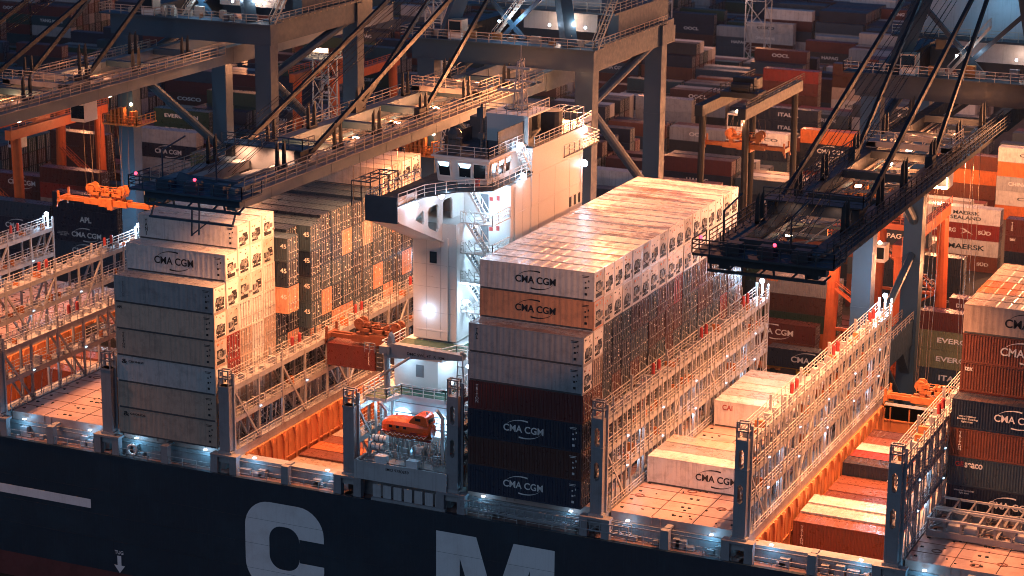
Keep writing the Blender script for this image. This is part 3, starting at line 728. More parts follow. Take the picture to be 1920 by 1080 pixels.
# wheelhouse: outward leaning windows
b = MB()
x0, x1, y0, y1, zb, zm, zt = -9.7, -3.5, 12.0, 21.0, 28.4, 29.1, 31.0
lo = [(x0 + .3, y0 + .3), (x1 - .3, y0 + .3), (x1 - .3, y1), (x0 + .3, y1)]; hi = [(x0, y0), (x1, y0), (x1, y1), (x0, y1)]
b.add([(x, y, zb) for x, y in lo] + [(x, y, zt) for x, y in hi], [(0, 3, 2, 1), (4, 5, 6, 7)] + [(k, (k + 1) % 4, 4 + (k + 1) % 4, 4 + k) for k in range(4)])
b.box(x0 - .25, y0 - .25, zt, x1 + .25, y1, zt + .18)
hp(b, 'wheelhouse', 'house_white')
def pane(p, q, z0, z1, off):       # window leaning with the wall
    f0 = (z0 - zb) / (zt - zb); f1 = (z1 - zb) / (zt - zb)
    def w(pt, f): return Vector((pt[0][0] + (pt[1][0] - pt[0][0]) * f, pt[0][1] + (pt[1][1] - pt[0][1]) * f, zb + (zt - zb) * f)) + Vector(off)
    return [w(p, f0), w(q, f0), w(q, f1), w(p, f1)]
def lerp2(A, B, t): return tuple(a + (b_ - a) * t for a, b_ in zip(A, B))
def wall_pt(side, t):
    a, c = side; return (lerp2(lo[a], lo[c], t), lerp2(hi[a], hi[c], t))
for side, off, spans in (((0, 1), (0, -.03, 0), ((.05, .29), (.44, .69), (.72, .97))), ((1, 2), (.03, 0, 0), ((.06, .22), (.26, .42), (.46, .60)))):
    for i, (a, c) in enumerate(spans):
        P = pane(wall_pt(side, a), wall_pt(side, c), 28.98, 30.6, off); n_ = Vector(off) * .6
        o = MB().prism(P, n_).build('window', 'window_glass', house)
        b = MB()
        for k in range(4): b.beam(P[k] + n_, P[(k + 1) % 4] + n_, .16)
        b.build('window_frame', 'placard', house)
        lampP = [P[3] + (P[0] - P[3]) * .05 + n_ * 1.4, P[2] + (P[1] - P[2]) * .05 + n_ * 1.4, P[2] + (P[1] - P[2]) * .36 + (P[3] - P[2]) * .18 + n_ * 1.4, P[3] + (P[0] - P[3]) * .36 + (P[2] - P[3]) * .18 + n_ * 1.4]
        if not (side == (0, 1) and i == 2): MB().prism(lampP, n_ * .3).build('lit_ceiling', 'window_lit', house)
b = MB()          # roof fittings
b.rail([(x0, y0 - .1, 31.2), (x1, y0 - .1, 31.2), (x1, 20.6, 31.2)], 1.1, 1.4, .04); b.rail([(x0, y0, 31.2), (x0, 20.6, 31.2)], 1.1, 1.4, .04); b.rail([(-2.6, 21.5, 30.8), (-2.6, 34.5, 30.8)], 1.1, 1.3, .045)
hp(b, 'roof_rail', 'rail_steel')
b = MB(); b.box(-11.5, 21.0, 30.81, -2.6, 34.7, 30.95); b.box(-9.6, 12.1, 31.19, -3.6, 21, 31.22); b.box(-3.7, 14.5, 31.2, -3.6, 21.0, 33.6); b.box(-9.7, 14.5, 31.2, -9.6, 21, 32.6)
b.tube((-6.2, 25.2, 30.9), (-6.2, 25.2, 34.2), 1.5, 14); b.tube((-4.4, 30.2, 30.9), (-4.4, 30.2, 33.2), 1.2, 14); b.tube((-7.4, 31, 30.9), (-7.4, 31, 33.4), 1.3, 14); b.box(-10.6, 22.5, 30.9, -8, 28, 33.3)
b.tube((-8.2, 13.8, 31.2), (-8.2, 13.8, 32.6), .75, 12); b.ball((-8.2, 13.8, 33.0), .8); b.tube((-6.4, 17, 31.2), (-6.4, 17, 32.0), .5, 10)
hp(b, 'roof_house', 'roof_dark', 1)
b = MB(); b.box(-8.2, 21.2, 33.9, -3.2, 27.0, 34.1); b.prism([(-8.2, 21.2, 31), (-3.2, 21.2, 31), (-3.2, 21.2, 33.9), (-8.2, 21.2, 33.9)], (0, .1, 0)); hp(b, 'radar_platform', 'house_white')
b = MB(); b.rail([(-8.2, 21.3, 34.1), (-3.3, 21.3, 34.1), (-3.3, 26.9, 34.1)], 1.1, 1.2, .04)
for dx in (-.6, .6):
    for dy in (-.6, .6): b.tube((-5.6 + dx, 24.5 + dy, 34.1), (-5.6 + dx * .4, 24.5 + dy * .4, 39.3), .09)
for k in range(5): z = 34.8 + k; s_ = 1 - k * .13; b.beam((-5.6 - .6 * s_, 24.5 - .6 * s_, z), (-5.6 + .6 * s_, 24.5 - .6 * s_, z + .8), .07); b.beam((-5.6 + .6 * s_, 24.5 - .6 * s_, z), (-5.6 + .6 * s_, 24.5 + .6 * s_, z + .8), .07)
b.beam((-7.4, 24.4, 37.2), (-3.8, 24.4, 37.2), .14); b.beam((-7.0, 24.2, 38.6), (-4.4, 24.2, 38.6), .22); b.beam((-8, 23.9, 36.2), (-5, 23.9, 36.2), .25); b.tube((-5.6, 24.5, 39.3), (-5.6, 24.5, 41.0), .05); b.tube((-4.6, 22.5, 34.1), (-4.6, 22.5, 37), .06); b.tube((-6.9, 25.8, 34.1), (-6.9, 25.8, 36.6), .06)
hp(b, 'radar_mast', 'rail_steel')
b = MB(); b.tube((-4.9, 13.2, 31.2), (-4.9, 13.2, 36.6), .14); b.box(-5.3, 12.9, 35.2, -4.6, 13.6, 36.2); b.tube((-4.3, 13.0, 31.2), (-4.3, 13.0, 35.4), .09); b.box(-5.2, 13, 33.0, -4.6, 13.5, 33.6); b.tube((-6.9, 12.2, 31.2), (-6.9, 12.2, 33), .06); b.box(-7.2, 12, 33, -6.6, 12.4, 33.15)
hp(b, 'signal_mast', 'house_dark')
b = MB()
for x in (-5.6, -4.6, -3.6, -2.7): b.tube((x, 31.5, 32.9), (x, 35.2, 32.9), .05)
for y in (31.5, 33.3, 35.2):
    b.tube((-5.6, y, 32.9), (-2.7, y, 32.9), .06); b.tube((-2.7, y, 30.9), (-2.7, y, 32.9), .06); b.tube((-5.6, y, 30.9), (-5.6, y, 32.9), .06)
hp(b, 'canopy_frame', 'rail_steel')
# outside stairs and landings
b = MB()
LV = (12.0, 15.1, 18.3, 21.4, 24.6)
for z in LV[1:]: b.box(-6.2, 11.0, z - .12, -2.5, 15.3, z, 1)
for z in LV[1:]: b.rail([(-6.2, 11.1, z), (-5.9, 11.1, z)], 1.1, 1.5, .05); b.rail([(-4.6, 11.1, z), (-2.6, 11.1, z), (-2.6, 15.2, z)], 1.1, 1.3, .05)
tops = list(LV) + [28.3]
for a, c in zip(tops, tops[1:]): b.stair((-5.9, 12.0, c), (-3.6, 12.0, a), .9, (0, 1, 0), 0, 2)
hp(b, 'outside_stair', ['placard', 'house_white', 'house_dark'])
b = MB(); r = random.Random(3)
for z in LV:
    b.box(-5.9, 15.26, z + .25, -5.0, 15.29, z + 2.15, 0); b.box(-4.9, 15.25, z + 1.5, -4.5, 15.29, z + 1.9, 1); b.box(-4.1, 15.25, z + 1.6, -3.75, 15.29, z + 2.1, 1)
hp(b, 'house_door', ['unit_grey', 'red_letter'], 3)
b = MB()
for z in LV[:4]: b.box(-5.8, 15.0, z + 2.7, -5.2, 15.2, z + 2.85)
b.box(-6.1, 11.0, 18.05, -3.0, 11.15, 18.25)
hp(b, 'stair_lamp', 'light_soft', 1)
for z, pw in zip(LV, (95, 95, 110, 140, 170)): lamp((-4.6, 13.2, z + 2.4), pw, LED, .25)
lamp((-3.2, 12.4, 26.6), 160, LED, .25)
lamp((-9.3, 9.3, 15.0), 42, LED, .2)
b = MB()
for y in (31.0, 32.3, 33.6): b.box(-2.5, y, 22.4, -2.46, y + .55, 23.5)
b.box(-9.2, 9.96, 20.2, -8.4, 10.0, 21.4)
hp(b, 'port_hole', 'window_glass', 1)
# lower house, decks, rails
b = MB()
b.box(-11.4, 6.2, 7.75, -6.4, 15.3, 11.4); b.prism([(-6.4, 6.2, 7.75), (-3.5, 9.6, 7.75), (-3.5, 9.6, 11.4), (-6.4, 6.2, 11.4)], (0, 5, 0))
b.box(-12.0, 4.6, 1.6, -2.2, 15.3, 7.2)
hp(b, 'lower_house', 'house_white')
b = MB()
b.prism([(-12.0, 4.6, 11.4), (-5.2, 4.6, 11.4), (-4.4, 6.4, 11.4), (-1.9, 6.4, 11.4), (-1.9, 15.3, 11.4), (-12.0, 15.3, 11.4)], (0, 0, .35), 0)
b.prism([(-12.9, 2.0, 7.2), (-10.2, 2.0, 7.2), (-9.6, 4.2, 7.2), (-4.6, 4.2, 7.2), (-3.8, 5.2, 7.2), (-1.9, 5.2, 7.2), (-1.9, 15.3, 7.2), (-12.9, 15.3, 7.2)], (0, 0, .35), 0)
hp(b, 'house_deck', 'house_white')
b = MB(); b.box(-11.9, 4.7, 11.75, -5.3, 10.0, 11.78); b.box(-5.3, 6.5, 11.75, -2.0, 15.2, 11.78); b.box(-12.8, 2.1, 7.55, -10.3, 6.2, 7.58); b.box(-10.3, 4.3, 7.55, -4.6, 6.2, 7.58); b.box(-6.2, 5.3, 7.55, -2, 15, 7.577); hp(b, 'green_deck', 'deck_green')
b = MB()
b.rail([(-12.0, 10, 11.75), (-12.0, 4.65, 11.75), (-5.2, 4.65, 11.75), (-4.4, 6.4, 11.75), (-1.95, 6.4, 11.75)], 1.1, 1.35, .05)
b.rail([(-12.85, 7, 7.55), (-12.85, 2.05, 7.55), (-10.2, 2.05, 7.55), (-9.6, 4.25, 7.55), (-4.6, 4.25, 7.55), (-3.8, 5.2, 7.55), (-1.95, 5.2, 7.55)], 1.1, 1.3, .05)
hp(b, 'deck_rail', 'placard')
b = MB()
for xa in (-9.6, -5.6):       # lit arched openings
    pts = [(xa + 1.05 * math.cos(t) , 4.57, 5.1 + .95 * math.sin(t)) for t in [math.pi * k / 10 for k in range(11)]] + [(xa - 1.05, 4.57, 3.4), (xa + 1.05, 4.57, 3.4)]
    b.prism(pts, (0, .02, 0), 0)
for x, z in ((-8.4, 3.0), (-7.2, 4.2), (-4.0, 2.6)): b.box(x, 4.55, z, x + .9, 4.59, z + 1.4, 1)
b.box(-8.9, 6.16, 9.0, -8.0, 6.19, 10.3, 1)
hp(b, 'house_opening', ['window_lit', 'unit_grey'], 1)
for p, pw in (((-9.6, 3.6, 5.6), 26), ((-5.6, 3.4, 5.6), 26), ((-9.8, 4.6, 10.4), 60), ((-5.0, 6.4, 10.6), 60), ((-11.6, 2.8, 6.3), 70), ((-3, 3.0, 4), 22), ((-11.5, 1.6, 3.6), 14), ((-7, 1.5, 2.7), 14)): lamp(p, pw, TEAL if p[2] < 6 else LED, .15)
b = MB()
for x, y, z in ((-4.2, 4.6, 9.3), (-2.3, 5.0, 11.2), (-5.4, 10.8, 16.2), (-4.6, 10.6, 13.1), (-2.6, 11, 26)): b.tube((x, y, z - 1.6), (x, y, z), .05, m=1); b.ball((x, y, z + .1), .34, sz=.5)
hp(b, 'deck_light', ['light_white', 'rail_steel'], 2)
b = MB(); b.ball((-7.45, 3.2, 27.8), .33); b.ball((-6.6, 7.4, 28.0), .3); b.ball((-2.5, 34.9, 30.4), .4); b.ball((-2.4, 34.9, 26.6), .4); b.ball((-2.2, 17.8, 28.4), .36); b.ball((-3.0, 18.5, 31.6), .28)
hp(b, 'deck_light', ['light_white', 'rail_steel'], 1)
for p, pw in (((-6.9, 3.0, 27.6), 38), ((-6.0, 7.6, 28.6), 30), ((-1.7, 35.2, 30.0), 16), ((-1.7, 35.0, 26.2), 14), ((-1.7, 17.6, 28.6), 18), ((-2.6, 19.6, 30.6), 40)): lamp(p, pw, (.86, .95, 1), .2)
# searchlight, small bits on the bridge deck
b = MB(); b.tube((-3.0, 12.6, 28.4), (-3.0, 12.6, 29.3), .08); b.ball((-3.0, 12.5, 29.5), .32); b.box(-4.6, 11.1, 28.4, -4.2, 11.4, 29.3, 1); b.stair((-3.0, 20.8, 28.4), (-3.0, 18.6, 30.9), .7, (1, 0, 0)); tag(hp(b, 'bridge_deck_fittings', ['placard', 'red_letter']), kind='stuff')
# side screen with number, raft cradles
b = MB(); b.box(-12.4, -.65, -.35, -2.1, -.5, 1.6); b.box(-12.5, -.7, -2.5, -12.2, 2, 1.6); hp(b, 'side_screen', 'house_grey')
b = MB(); v, f = raw(text("IMO 9780859", .32, 2.6, 'black_paint')); b.add([(x - 7.6, y - .65, z + 1.1) for x, y, z in v], f); hp(b, 'side_number', 'black_paint')
b = MB()
for k in range(7): b.box(-10.4 + k * 1.18, -.62, -2.05, -10.4 + k * 1.18 + .9, -.5, -.7)
hp(b, 'raft_cradle', 'house_grey', 1); b = MB(); b.box(-10.5, -.85, -2.5, -2.1, -.5, -2.1); hp(b, 'cradle_base', 'ship_steel')
b = MB(); b.box(-10.4, 1.9, -2.5, -2.4, 2.2, 1.5); b.box(-12.0, .2, 1.3, -2.0, 4.6, 1.45); r = random.Random(9)
for k in range(46): x = r.uniform(-11.8, -2.6); y = r.uniform(1.2, 4.4); zz = r.uniform(.4, 2.2); b.box(x, y, 1.45, x + r.uniform(.06, .55), y + r.uniform(.06, .3), 1.45 + zz)
for k in range(26): x = r.uniform(-11.5, -2.6); b.tube((x, r.uniform(1.6, 4), 1.5), (x + r.uniform(-.8, .8), r.uniform(2, 4.5), r.uniform(3, 6.6)), .05)
for z in (2.6, 4.2, 5.6, 6.7): b.tube((-11.8, 4.3, z), (-2.3, 4.3, z), .06)
b.rail([(-11.8, 1.0, 1.45), (-2.2, 1.0, 1.45)], 1.0, 1.1, .04); b.rail([(-11.6, 3.4, 4.3), (-2.4, 3.4, 4.3)], 1.0, 1.2, .04); b.box(-11.8, 3.2, 4.2, -10.6, 4.5, 4.3); b.box(-4.2, 3.2, 4.2, -2.3, 4.5, 4.3)
b.stair((-4.6, 3.0, 1.5), (-2.6, 3.0, 4.3), .7, (0, 1, 0))
for x in (-12.1, -10.2, -3.6, -2.3): b.beam((x, 3.4, 1.4), (x, 3.4, 7.2), .22)
b.tube((-7.2, 2.2, 2.2), (-6.0, 2.2, 2.2), .85, 12); tag(hp(b, 'boat_deck_gear', 'ship_steel'), kind='stuff')
b = MB()
for x in (-5.95, -9.5): b.box(x - .7, -.55, 1.6, x + .55, .25, 2.35)
hp(b, 'deck_locker', 'hull_letter', 1)
# provision crane
b = MB(); b.tube((-10.9, 3.6, 7.55), (-10.9, 3.6, 12.6), .34, 12); b.box(-11.5, 3.0, 12.1, -10.3, 4.2, 12.8); b.rail([(-13.1, 2.9, 12.0), (-11.9, 2.9, 12.0)], 1.0, .6, .05)
for k in range(9): z = 8 + .5 * k; b.beam((-11.8, 3.1, z), (-11.2, 3.1, z), .06)
b.prism([(-10.6, 3.2, 11.6), (-10.6, 3.2, 13.0), (-10.0, 3.2, 13.15), (-2.2, 3.2, 12.9), (-2.2, 3.2, 12.35), (-9.6, 3.2, 11.65)], (0, .8, 0)); b.tube((-11.4, 3.1, 9.6), (-8.0, 3.1, 12.0), .13, 8); b.prism([(-10.8, 3.3, 12.9), (-10.0, 3.3, 12.9), (-10.5, 3.3, 14.2)], (0, .7, 0)); b.tube((-2.4, 3.6, 12.9), (-2.4, 3.6, 13.2), .25, 8)
o = hp(b, 'provision_crane', 'ship_steel'); v, f = raw(text("DMC SWL 4T  R 10M", .3, 4.2, 'black_paint')); bb = MB(); bb.add([(x - 6.3, y + 3.19, z + 12.35) for x, y, z in v], f); bb.build('crane_lettering', 'black_paint', o) if False else hp(bb, 'crane_lettering', 'black_paint')
# stand under the boom end
b = MB()
for s in (-.5, .5): b.beam((-2.6 + s, 3.6, 7.6), (-2.6 + s * .5, 3.6, 12.3), .12)
for k in range(5): z = 8 + .9 * k; b.beam((-3.0, 3.6, z), (-2.2, 3.6, z), .08)
hp(b, 'boom_rest', 'rail_steel')
# davits
for x in (-10.3, -3.9):
    b = MB(); b.beam((x, 2.4, 1.5), (x, 2.2, 6.4), .3); b.beam((x, 2.2, 6.4), (x, .9, 7.6), .26); b.tube((x, .9, 7.5), (x, .9, 6.9), .04); hp(b, 'boat_davit', 'house_white')
# lifeboat and rafts: carried, so things of their own
root = thing('lifeboat', (-7.0, .9, 4.2), "enclosed bright orange lifeboat hanging in its davits below the white deckhouse", 'lifeboat')
b = MB(); secs = [(-3.05, .12, .75, 1.25), (-2.9, .45, .4, 1.6), (-2.55, .8, .16, 1.95), (-2.0, 1.03, .04, 2.2), (-1.2, 1.17, 0, 2.32), (0, 1.22, 0, 2.36), (1.2, 1.17, .02, 2.3), (2.0, 1.04, .1, 2.2), (2.5, .85, .25, 2.0), (2.7, .6, .45, 1.8)]; NS = 18; v = []; f = []
for x, wd, za, zb_ in secs:
    for k in range(NS):
        t = 2 * math.pi * k / NS; ct, st = math.cos(t), math.sin(t)
        v.append((x, wd * math.copysign(abs(ct) ** .85, ct), (za + zb_) / 2 + (zb_ - za) / 2 * math.copysign(abs(st) ** .9, st)))
for i in range(len(secs) - 1):
    for k in range(NS): f.append((i * NS + k, i * NS + (k + 1) % NS, (i + 1) * NS + (k + 1) % NS, (i + 1) * NS + k))
f += [tuple(range(NS)), tuple(range((len(secs) - 1) * NS, len(secs) * NS))[::-1]]; b.add(v, f); b.build('hull', 'lifeboat_orange', root)
b = MB(); b.prism([(.3, -.92, 1.8), (.55, -.9, 2.3), (.95, -.86, 2.72), (1.3, -.84, 2.85), (2.0, -.84, 2.85), (2.3, -.86, 2.7), (2.5, -.9, 1.8)], (0, 1.78, 0)); b.build('cabin', 'lifeboat_orange', root)
b = MB(); b.box(1.1, -.935, 2.3, 1.7, -.91, 2.58); b.box(2.42, -.5, 2.1, 2.52, .5, 2.5); b.build_each('cabin_window', 'window_glass', root)
b = MB()
for x in (-1.7, -.9, -.1): b.box(x, -1.21, 1.35, x + .32, -1.10, 1.6)
b.build('side_window', 'window_glass', root)
b = MB()
for k in range(9): x = -2.0 + k * .5; b.tube((x, -1.27, .86), (x + .25, -1.29, .62), .025, 4); b.tube((x + .25, -1.29, .62), (x + .5, -1.27, .86), .025, 4)
b.box(-1.5, -.05, 2.1, -1.3, .05, 2.5); b.box(1.9, -.05, 2.8, 2.1, .05, 3.1); b.build('grab_line', 'placard', root)
b = MB(); b.box(-2.6, -1.22, .82, 2.5, 1.22, .92); b.box(-2.0, -.08, -.12, 2.4, .08, .1); b.box(-1.6, -1.25, 1.0, -.9, -1.15, 1.12); b.box(.7, -1.25, 1.0, 1.4, -1.15, 1.12); b.build('fender_strip', 'red_letter', root)
for k, z in enumerate((3.05, 2.3)):
    b = MB(); b.tube((-.8, 0, .36), (.8, 0, .36), .36, 14); 
    for x in (-.5, 0, .5): b.tube((x - .03, 0, .36), (x + .03, 0, .36), .385, 14, 1)
    o = b.build('life_raft', ['placard', 'dark_gap'], None, (-11.0 + .25 * (1 - k), 1.4 + .3 * (1 - k), z)); tag(o, f"white life raft canister, {'upper' if k == 0 else 'lower'} of the pair in the rack beside the lifeboat", 'life raft', 'life raft canisters')
part(MB().beam((-11.8, 1.5, 1.4), (-11.8, 1.5, 3.6), .12).beam((-10, 1.5, 1.4), (-10, 1.5, 3.6), .12).box(-11.9, 1.1, 2.2, -9.8, 1.9, 2.28).box(-11.7, 1.4, 2.97, -9.8, 2.1, 3.04), 'raft_rack', 'rail_steel')
# ------------------------------------------------------------------ ship-to-shore cranes
YW, YL, LX = 56.5, 80.0, 10.6
def sts(Xc, label, dark, trolley_y, lampP, ylamps):
    root = thing('quay_crane', (Xc, YW, ZQ), label, 'crane', 'quay cranes with booms over the ship')
    S = 'crane_dark' if dark else 'crane_steel'  # right crane stands unlit: that shade is put into a darker paint
    def cp(b, name, mats, parent=None, group=0):
        if group: return b.build_each(name, mats, root, (0, -YW, -ZQ), group)
        o = b.build(name, mats, root if parent is None else parent)
        if parent is None: o.location = (0, -YW, -ZQ)
        return o
    for sx in (-1, 1):
        for y in (YW, YL):
            b = MB(); x = sx * LX; b.box(x - 1.15, y - .95, ZQ + 2.0, x + 1.15, y + .95, 33.0); b.box(x - 1.2, y - 1.0, 24, x + 1.2, y + 1.0, 24.12); b.box(x - 1.2, y - 1.0, 8, x + 1.2, y + 1.0, 8.12)
            b.box(x - .1, y + .95, ZQ + 2, x + .5, y + 1.3, 30)
            cp(b, 'leg', 'crane_steel')
            b = MB(); b.box(x - 5, y - .7, ZQ + .8, x + 5, y + .7, ZQ + 2.0)
            for k in range(8): b.tube((x - 4.4 + k * 1.25, y - .3, ZQ + .42), (x - 4.4 + k * 1.25, y + .3, ZQ + .42), .4, 10)
            cp(b, 'bogie', 'crane_dark')
        b = MB(); x = sx * LX; b.box(x - .8, YW + .95, -2.6, x + .8, YL - .95, .7); b.prism([(x - .6, YL - 1, -2.6), (x - .6, YL - 5, -2.6), (x - .6, YL - 1, -6.5)], (1.2, 0, 0)); b.prism([(x - .6, YW + 1, -2.6), (x - .6, YW + 5, -2.6), (x - .6, YW + 1, -6.5)], (1.2, 0, 0)); cp(b, 'sill_beam', 'crane_steel')
        b = MB(); b.rail([(x - .75, YW + 1, .7), (x - .75, YL - 1, .7)], 1.1, 2, .05); b.rail([(x + .75, YW + 1, .7), (x + .75, YL - 1, .7)], 1.1, 2, .05); cp(b, 'sill_rail', 'crane_rail')
        b = MB(); b.tube((x, YW + .9, 28.3), (x, YL - .8, 13.5), .62, 12); b.tube((x, YW + .9, 28.6), (x, YL - .8, 33.5), .62, 12); b.tube((x, YL - .9, 9), (x, YW + 1, .5), .5, 12); b.tube((x, YW + 1.6, ZQ + 3), (x, YW + 11, -2.4), .4, 10); b.tube((x, YL - 1.6, ZQ + 3), (x, YW + 12, -2.4), .4, 10); cp(b, 'diagonal_brace', 'crane_steel')
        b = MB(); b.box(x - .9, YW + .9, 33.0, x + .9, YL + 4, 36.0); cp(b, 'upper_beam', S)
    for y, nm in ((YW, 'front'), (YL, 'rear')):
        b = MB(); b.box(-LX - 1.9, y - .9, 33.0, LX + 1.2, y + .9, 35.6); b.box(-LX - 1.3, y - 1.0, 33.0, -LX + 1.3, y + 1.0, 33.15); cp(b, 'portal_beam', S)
    # platform on the front portal beam
    b = MB(); b.box(-LX - 3.2, YW - 1.6, 35.62, LX + 1.6, YW + 1.6, 35.8); b.rail([(-LX - 3.2, YW + 1.5, 35.8), (-LX - 3.2, YW - 1.55, 35.8), (LX + 1.5, YW - 1.55, 35.8), (LX + 1.5, YL, 35.8)], 1.15, 1.7, .05, 1); b.box(LX - .8, YW + 1.6, 36.02, LX + 1.6, YL, 36.12)
    b.stair((LX + 1.2, YW - .5, 35.8), (LX + 1.2, YW + 6, 41.5), .8, (1, 0, 0), 1); b.stair((-2.5, YW + 1.3, 35.8), (2.0, YW + 1.3, 41.5), .8, (0, 1, 0), 1)
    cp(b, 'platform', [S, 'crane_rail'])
    b = MB(); r = random.Random(int(Xc))
    for k in range(16): x = r.uniform(-LX - 1, LX - 1); y = YW + r.uniform(-1.0, .8); b.box(x, y, 35.8, x + r.uniform(.3, 1.4), y + r.uniform(.3, .7), 35.8 + r.uniform(.4, 1.5), r.choice((0, 0, 1, 2)))
    b.box(-7.4, YW - 1.2, 35.8, -5.6, YW + .6, 36.6, 3); b.box(-7.4, YW - 1.2, 36.6, -5.6, YW + .6, 38.2, 0); b.box(-7.25, YW - 1.23, 36.75, -5.75, YW - 1.19, 38.0, 4)
    cp(b, 'platform_gear', ['crane_rail', 'machine_orange', 'unit_grey', 'placard', 'window_glass'], group=1)
    b = MB()
    for sx in (-1, 1):
        b.beam((sx * LX * .78, YW, 35.7), (sx * 3.3, YW + 4.5, 54), 1.5, 1.7); b.beam((sx * LX * .78, YL - 2, 36), (sx * 3.3, YW + 5.5, 54), 1.2, 1.4); b.beam((sx * 5.5, YW + 2, 43), (-sx * 1.5, YW + 1.8, 36), .5)
    b.beam((-3.6, YW + 5, 54), (3.6, YW + 5, 54), 1.6, 1.8)
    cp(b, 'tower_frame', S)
    b = MB(); b.box(-8.0, 66, 39.2, 8.5, 79, 46); b.box(-2, 65.97, 36.2, 8.0, 65.99, 39.2); cp(b, 'machinery_house', 'house_grey')
    b = MB(); b.box(-10.5, 63, 38.9, 11.5, 82, 39.15); b.rail([(-10.5, 63.1, 39.15), (11.4, 63.1, 39.15), (11.4, 81.9, 39.15)], 1.15, 1.8, .05, 1); b.box(10.0, 64.5, 36.02, 11.4, 82, 38.88); cp(b, 'house_platform', [S, 'crane_rail'])
    # boom
    for sx in (-1, 1):
        b = MB(); b.box(sx * 3.9 - .5, -14.6, 29.9, sx * 3.9 + .5, YW + 2, 32.0); b.box(sx * 3.9 - .55, YW + 2, 29.7, sx * 3.9 + .55, 104, 32.0)
        b.box(sx * 3.9 - .58, -13, 31.9, sx * 3.9 + .58, 104, 32.03)
        for y in range(-8, 100, 6): b.box(sx * 3.9 + .5, y, 29.92, sx * 3.9 + .515, y + .06, 31.9)
        b.box(sx * 3.3 - .06, -13, 30.4, sx * 3.3 + .06, 104, 30.7, 1)
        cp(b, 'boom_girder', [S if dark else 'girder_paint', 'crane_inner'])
        b = MB(); b.box(sx * 5.2 - .55, -13.5, 31.55, sx * 5.2 + .55, YW - 2, 31.65)
        for side in (4.7, 5.72): b.rail([(sx * side, -13.4, 31.65), (sx * side, YW - 2, 31.65)], 1.15, 2.0, .05, 1)
        for y in range(-12, 54, 3): b.beam((sx * 4.3, y, 31.5), (sx * 5.7, y, 31.6), .14)
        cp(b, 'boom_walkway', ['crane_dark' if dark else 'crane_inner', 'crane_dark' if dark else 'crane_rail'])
    b = MB(); b.box(-5.2, -15.2, 30.4, 5.2, -14.2, 31.2); b.box(-5.2, -15.2, 29.7, 5.2, -14.9, 29.95)
    for k in range(8): b.beam((-4.9 + k * 1.4, -15.0, 29.8), (-4.9 + k * 1.4 + (.7 if k % 2 else -.1), -15.0, 30.5), .16)
    for x in (-4.6, 1.4): b.tube((x, -13, 31.5), (x, -13, 34.6), .09); b.tube((x, -13, 34.6), (x + .4, -9.5, 35.4), .08)
    b.box(-6.2, -16.4, 31.3, 6.2, -12.8, 31.5); b.rail([(-6.2, -12.8, 31.5), (-6.2, -16.4, 31.5), (6.2, -16.4, 31.5), (6.2, -12.8, 31.5)], 1.2, 1.6, .06)
    for x in (-3, 0, 3): b.box(x - .7, -15.6, 31.5, x + .7, -14.2, 32.4)
    if not dark: b.box(-4.6, -15.6, 28.6, 4.6, -15.3, 28.8); b.beam((-4.5, -15.4, 28.7), (-4.5, -14.6, 30), .14); b.beam((4.5, -15.4, 28.7), (4.5, -14.6, 30), .14); b.beam((0, -15.4, 27.2), (0, -15.2, 29.8), .14); b.beam((.8, -15.4, 27.4), (.8, -15.2, 29.8), .12); b.beam((0, -15.4, 27.3), (1.6, -14.8, 28.7), .12)
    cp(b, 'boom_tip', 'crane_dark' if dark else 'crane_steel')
    b = MB()
    for y in (-12, -1.2, 8, 19.5, 30, 41.5, 52):
        b.box(-3.4, y - .4, (32.2 if dark else 30.4) if y == -1.2 else 31.4, 3.4, y + .4, 33.3 if y == -1.2 else 32.15, 1 if y == -1.2 and not dark else 0)
    b.box(-4.6, -2.2, 33.32, 4.6, .2, 33.45); b.rail([(-4.6, -2.2, 33.45), (4.6, -2.2, 33.45), (4.6, .2, 33.45)], 1.1, 1.5, .05)
    if not dark: b.box(-2.9, -12.5, 31.0, -1.7, -1.8, 31.9, 1); b.box(-1.2, -12.5, 30.6, 1.0, -1.8, 31.0, 1); b.box(1.6, -12.5, 31.2, 1.9, -1.8, 31.8, 1); b.box(2.3, -12.5, 31.0, 2.6, -1.8, 31.5, 1); b.prism([(-3.0, -12.6, 32.1), (2.4, -12.6, 31.2), (2.4, -13.6, 30.6), (-3, -13.6, 31)], (0, .0, .5))
    for y in range(-9, 54, 4): b.box(-3.3, y - .12, 30.1, 3.3, y + .12, 30.35, 1)
    for y in range(-7, 54, 8): b.beam((-3.3, y, 30.2), (3.3, y + 8, 30.2), .12, m=1)
    for x in (-2.2, -.8, .8, 2.2): b.box(x - .05, -12, 30.85, x + .05, 54, 30.95, 1)
    cp(b, 'boom_tie', [S, 'crane_inner'])
    for y in (-6, 5.5, 14, 25, 36, 47):
        for sx in (-1, 1):
            b = MB(); b.box(sx * 3.9 - .2, y, 32, sx * 3.9 + .2, y + 1.8, 32.3)
            for dy in (0, 1.3): b.prism([(sx * 3.9 - .2, y + dy, 32), (sx * 3.9 + .2, y + dy, 32), (sx * 3.9 + .1, y + dy, 34.8), (sx * 3.9 - .16, y + dy, 34.2)], (0, .25, 0))
            cp(b, 'rope_guide', 'rope')
    b = MB()
    for sx in (-1, 1):
        for yb in (-1.2, 25.0):
            b.beam((sx * 3.9, yb, 32.0), (sx * 3.3, YW + 5, 54), .34, .5)
            b.box(sx * 3.9 - .35, yb - .8, 31.9, sx * 3.9 + .35, yb + .8, 33.2)
    cp(b, 'forestay', 'rope')
    b = MB(); r = random.Random(4)
    for k in range(10): x = -2.4 + k * .52; b.tube((x, YW + 4, 51.0 + r.uniform(0, 2)), (x, -12 + r.uniform(0, 1.5), 32.6), .035, 4)
    cp(b, 'boom_rope', 'rope')
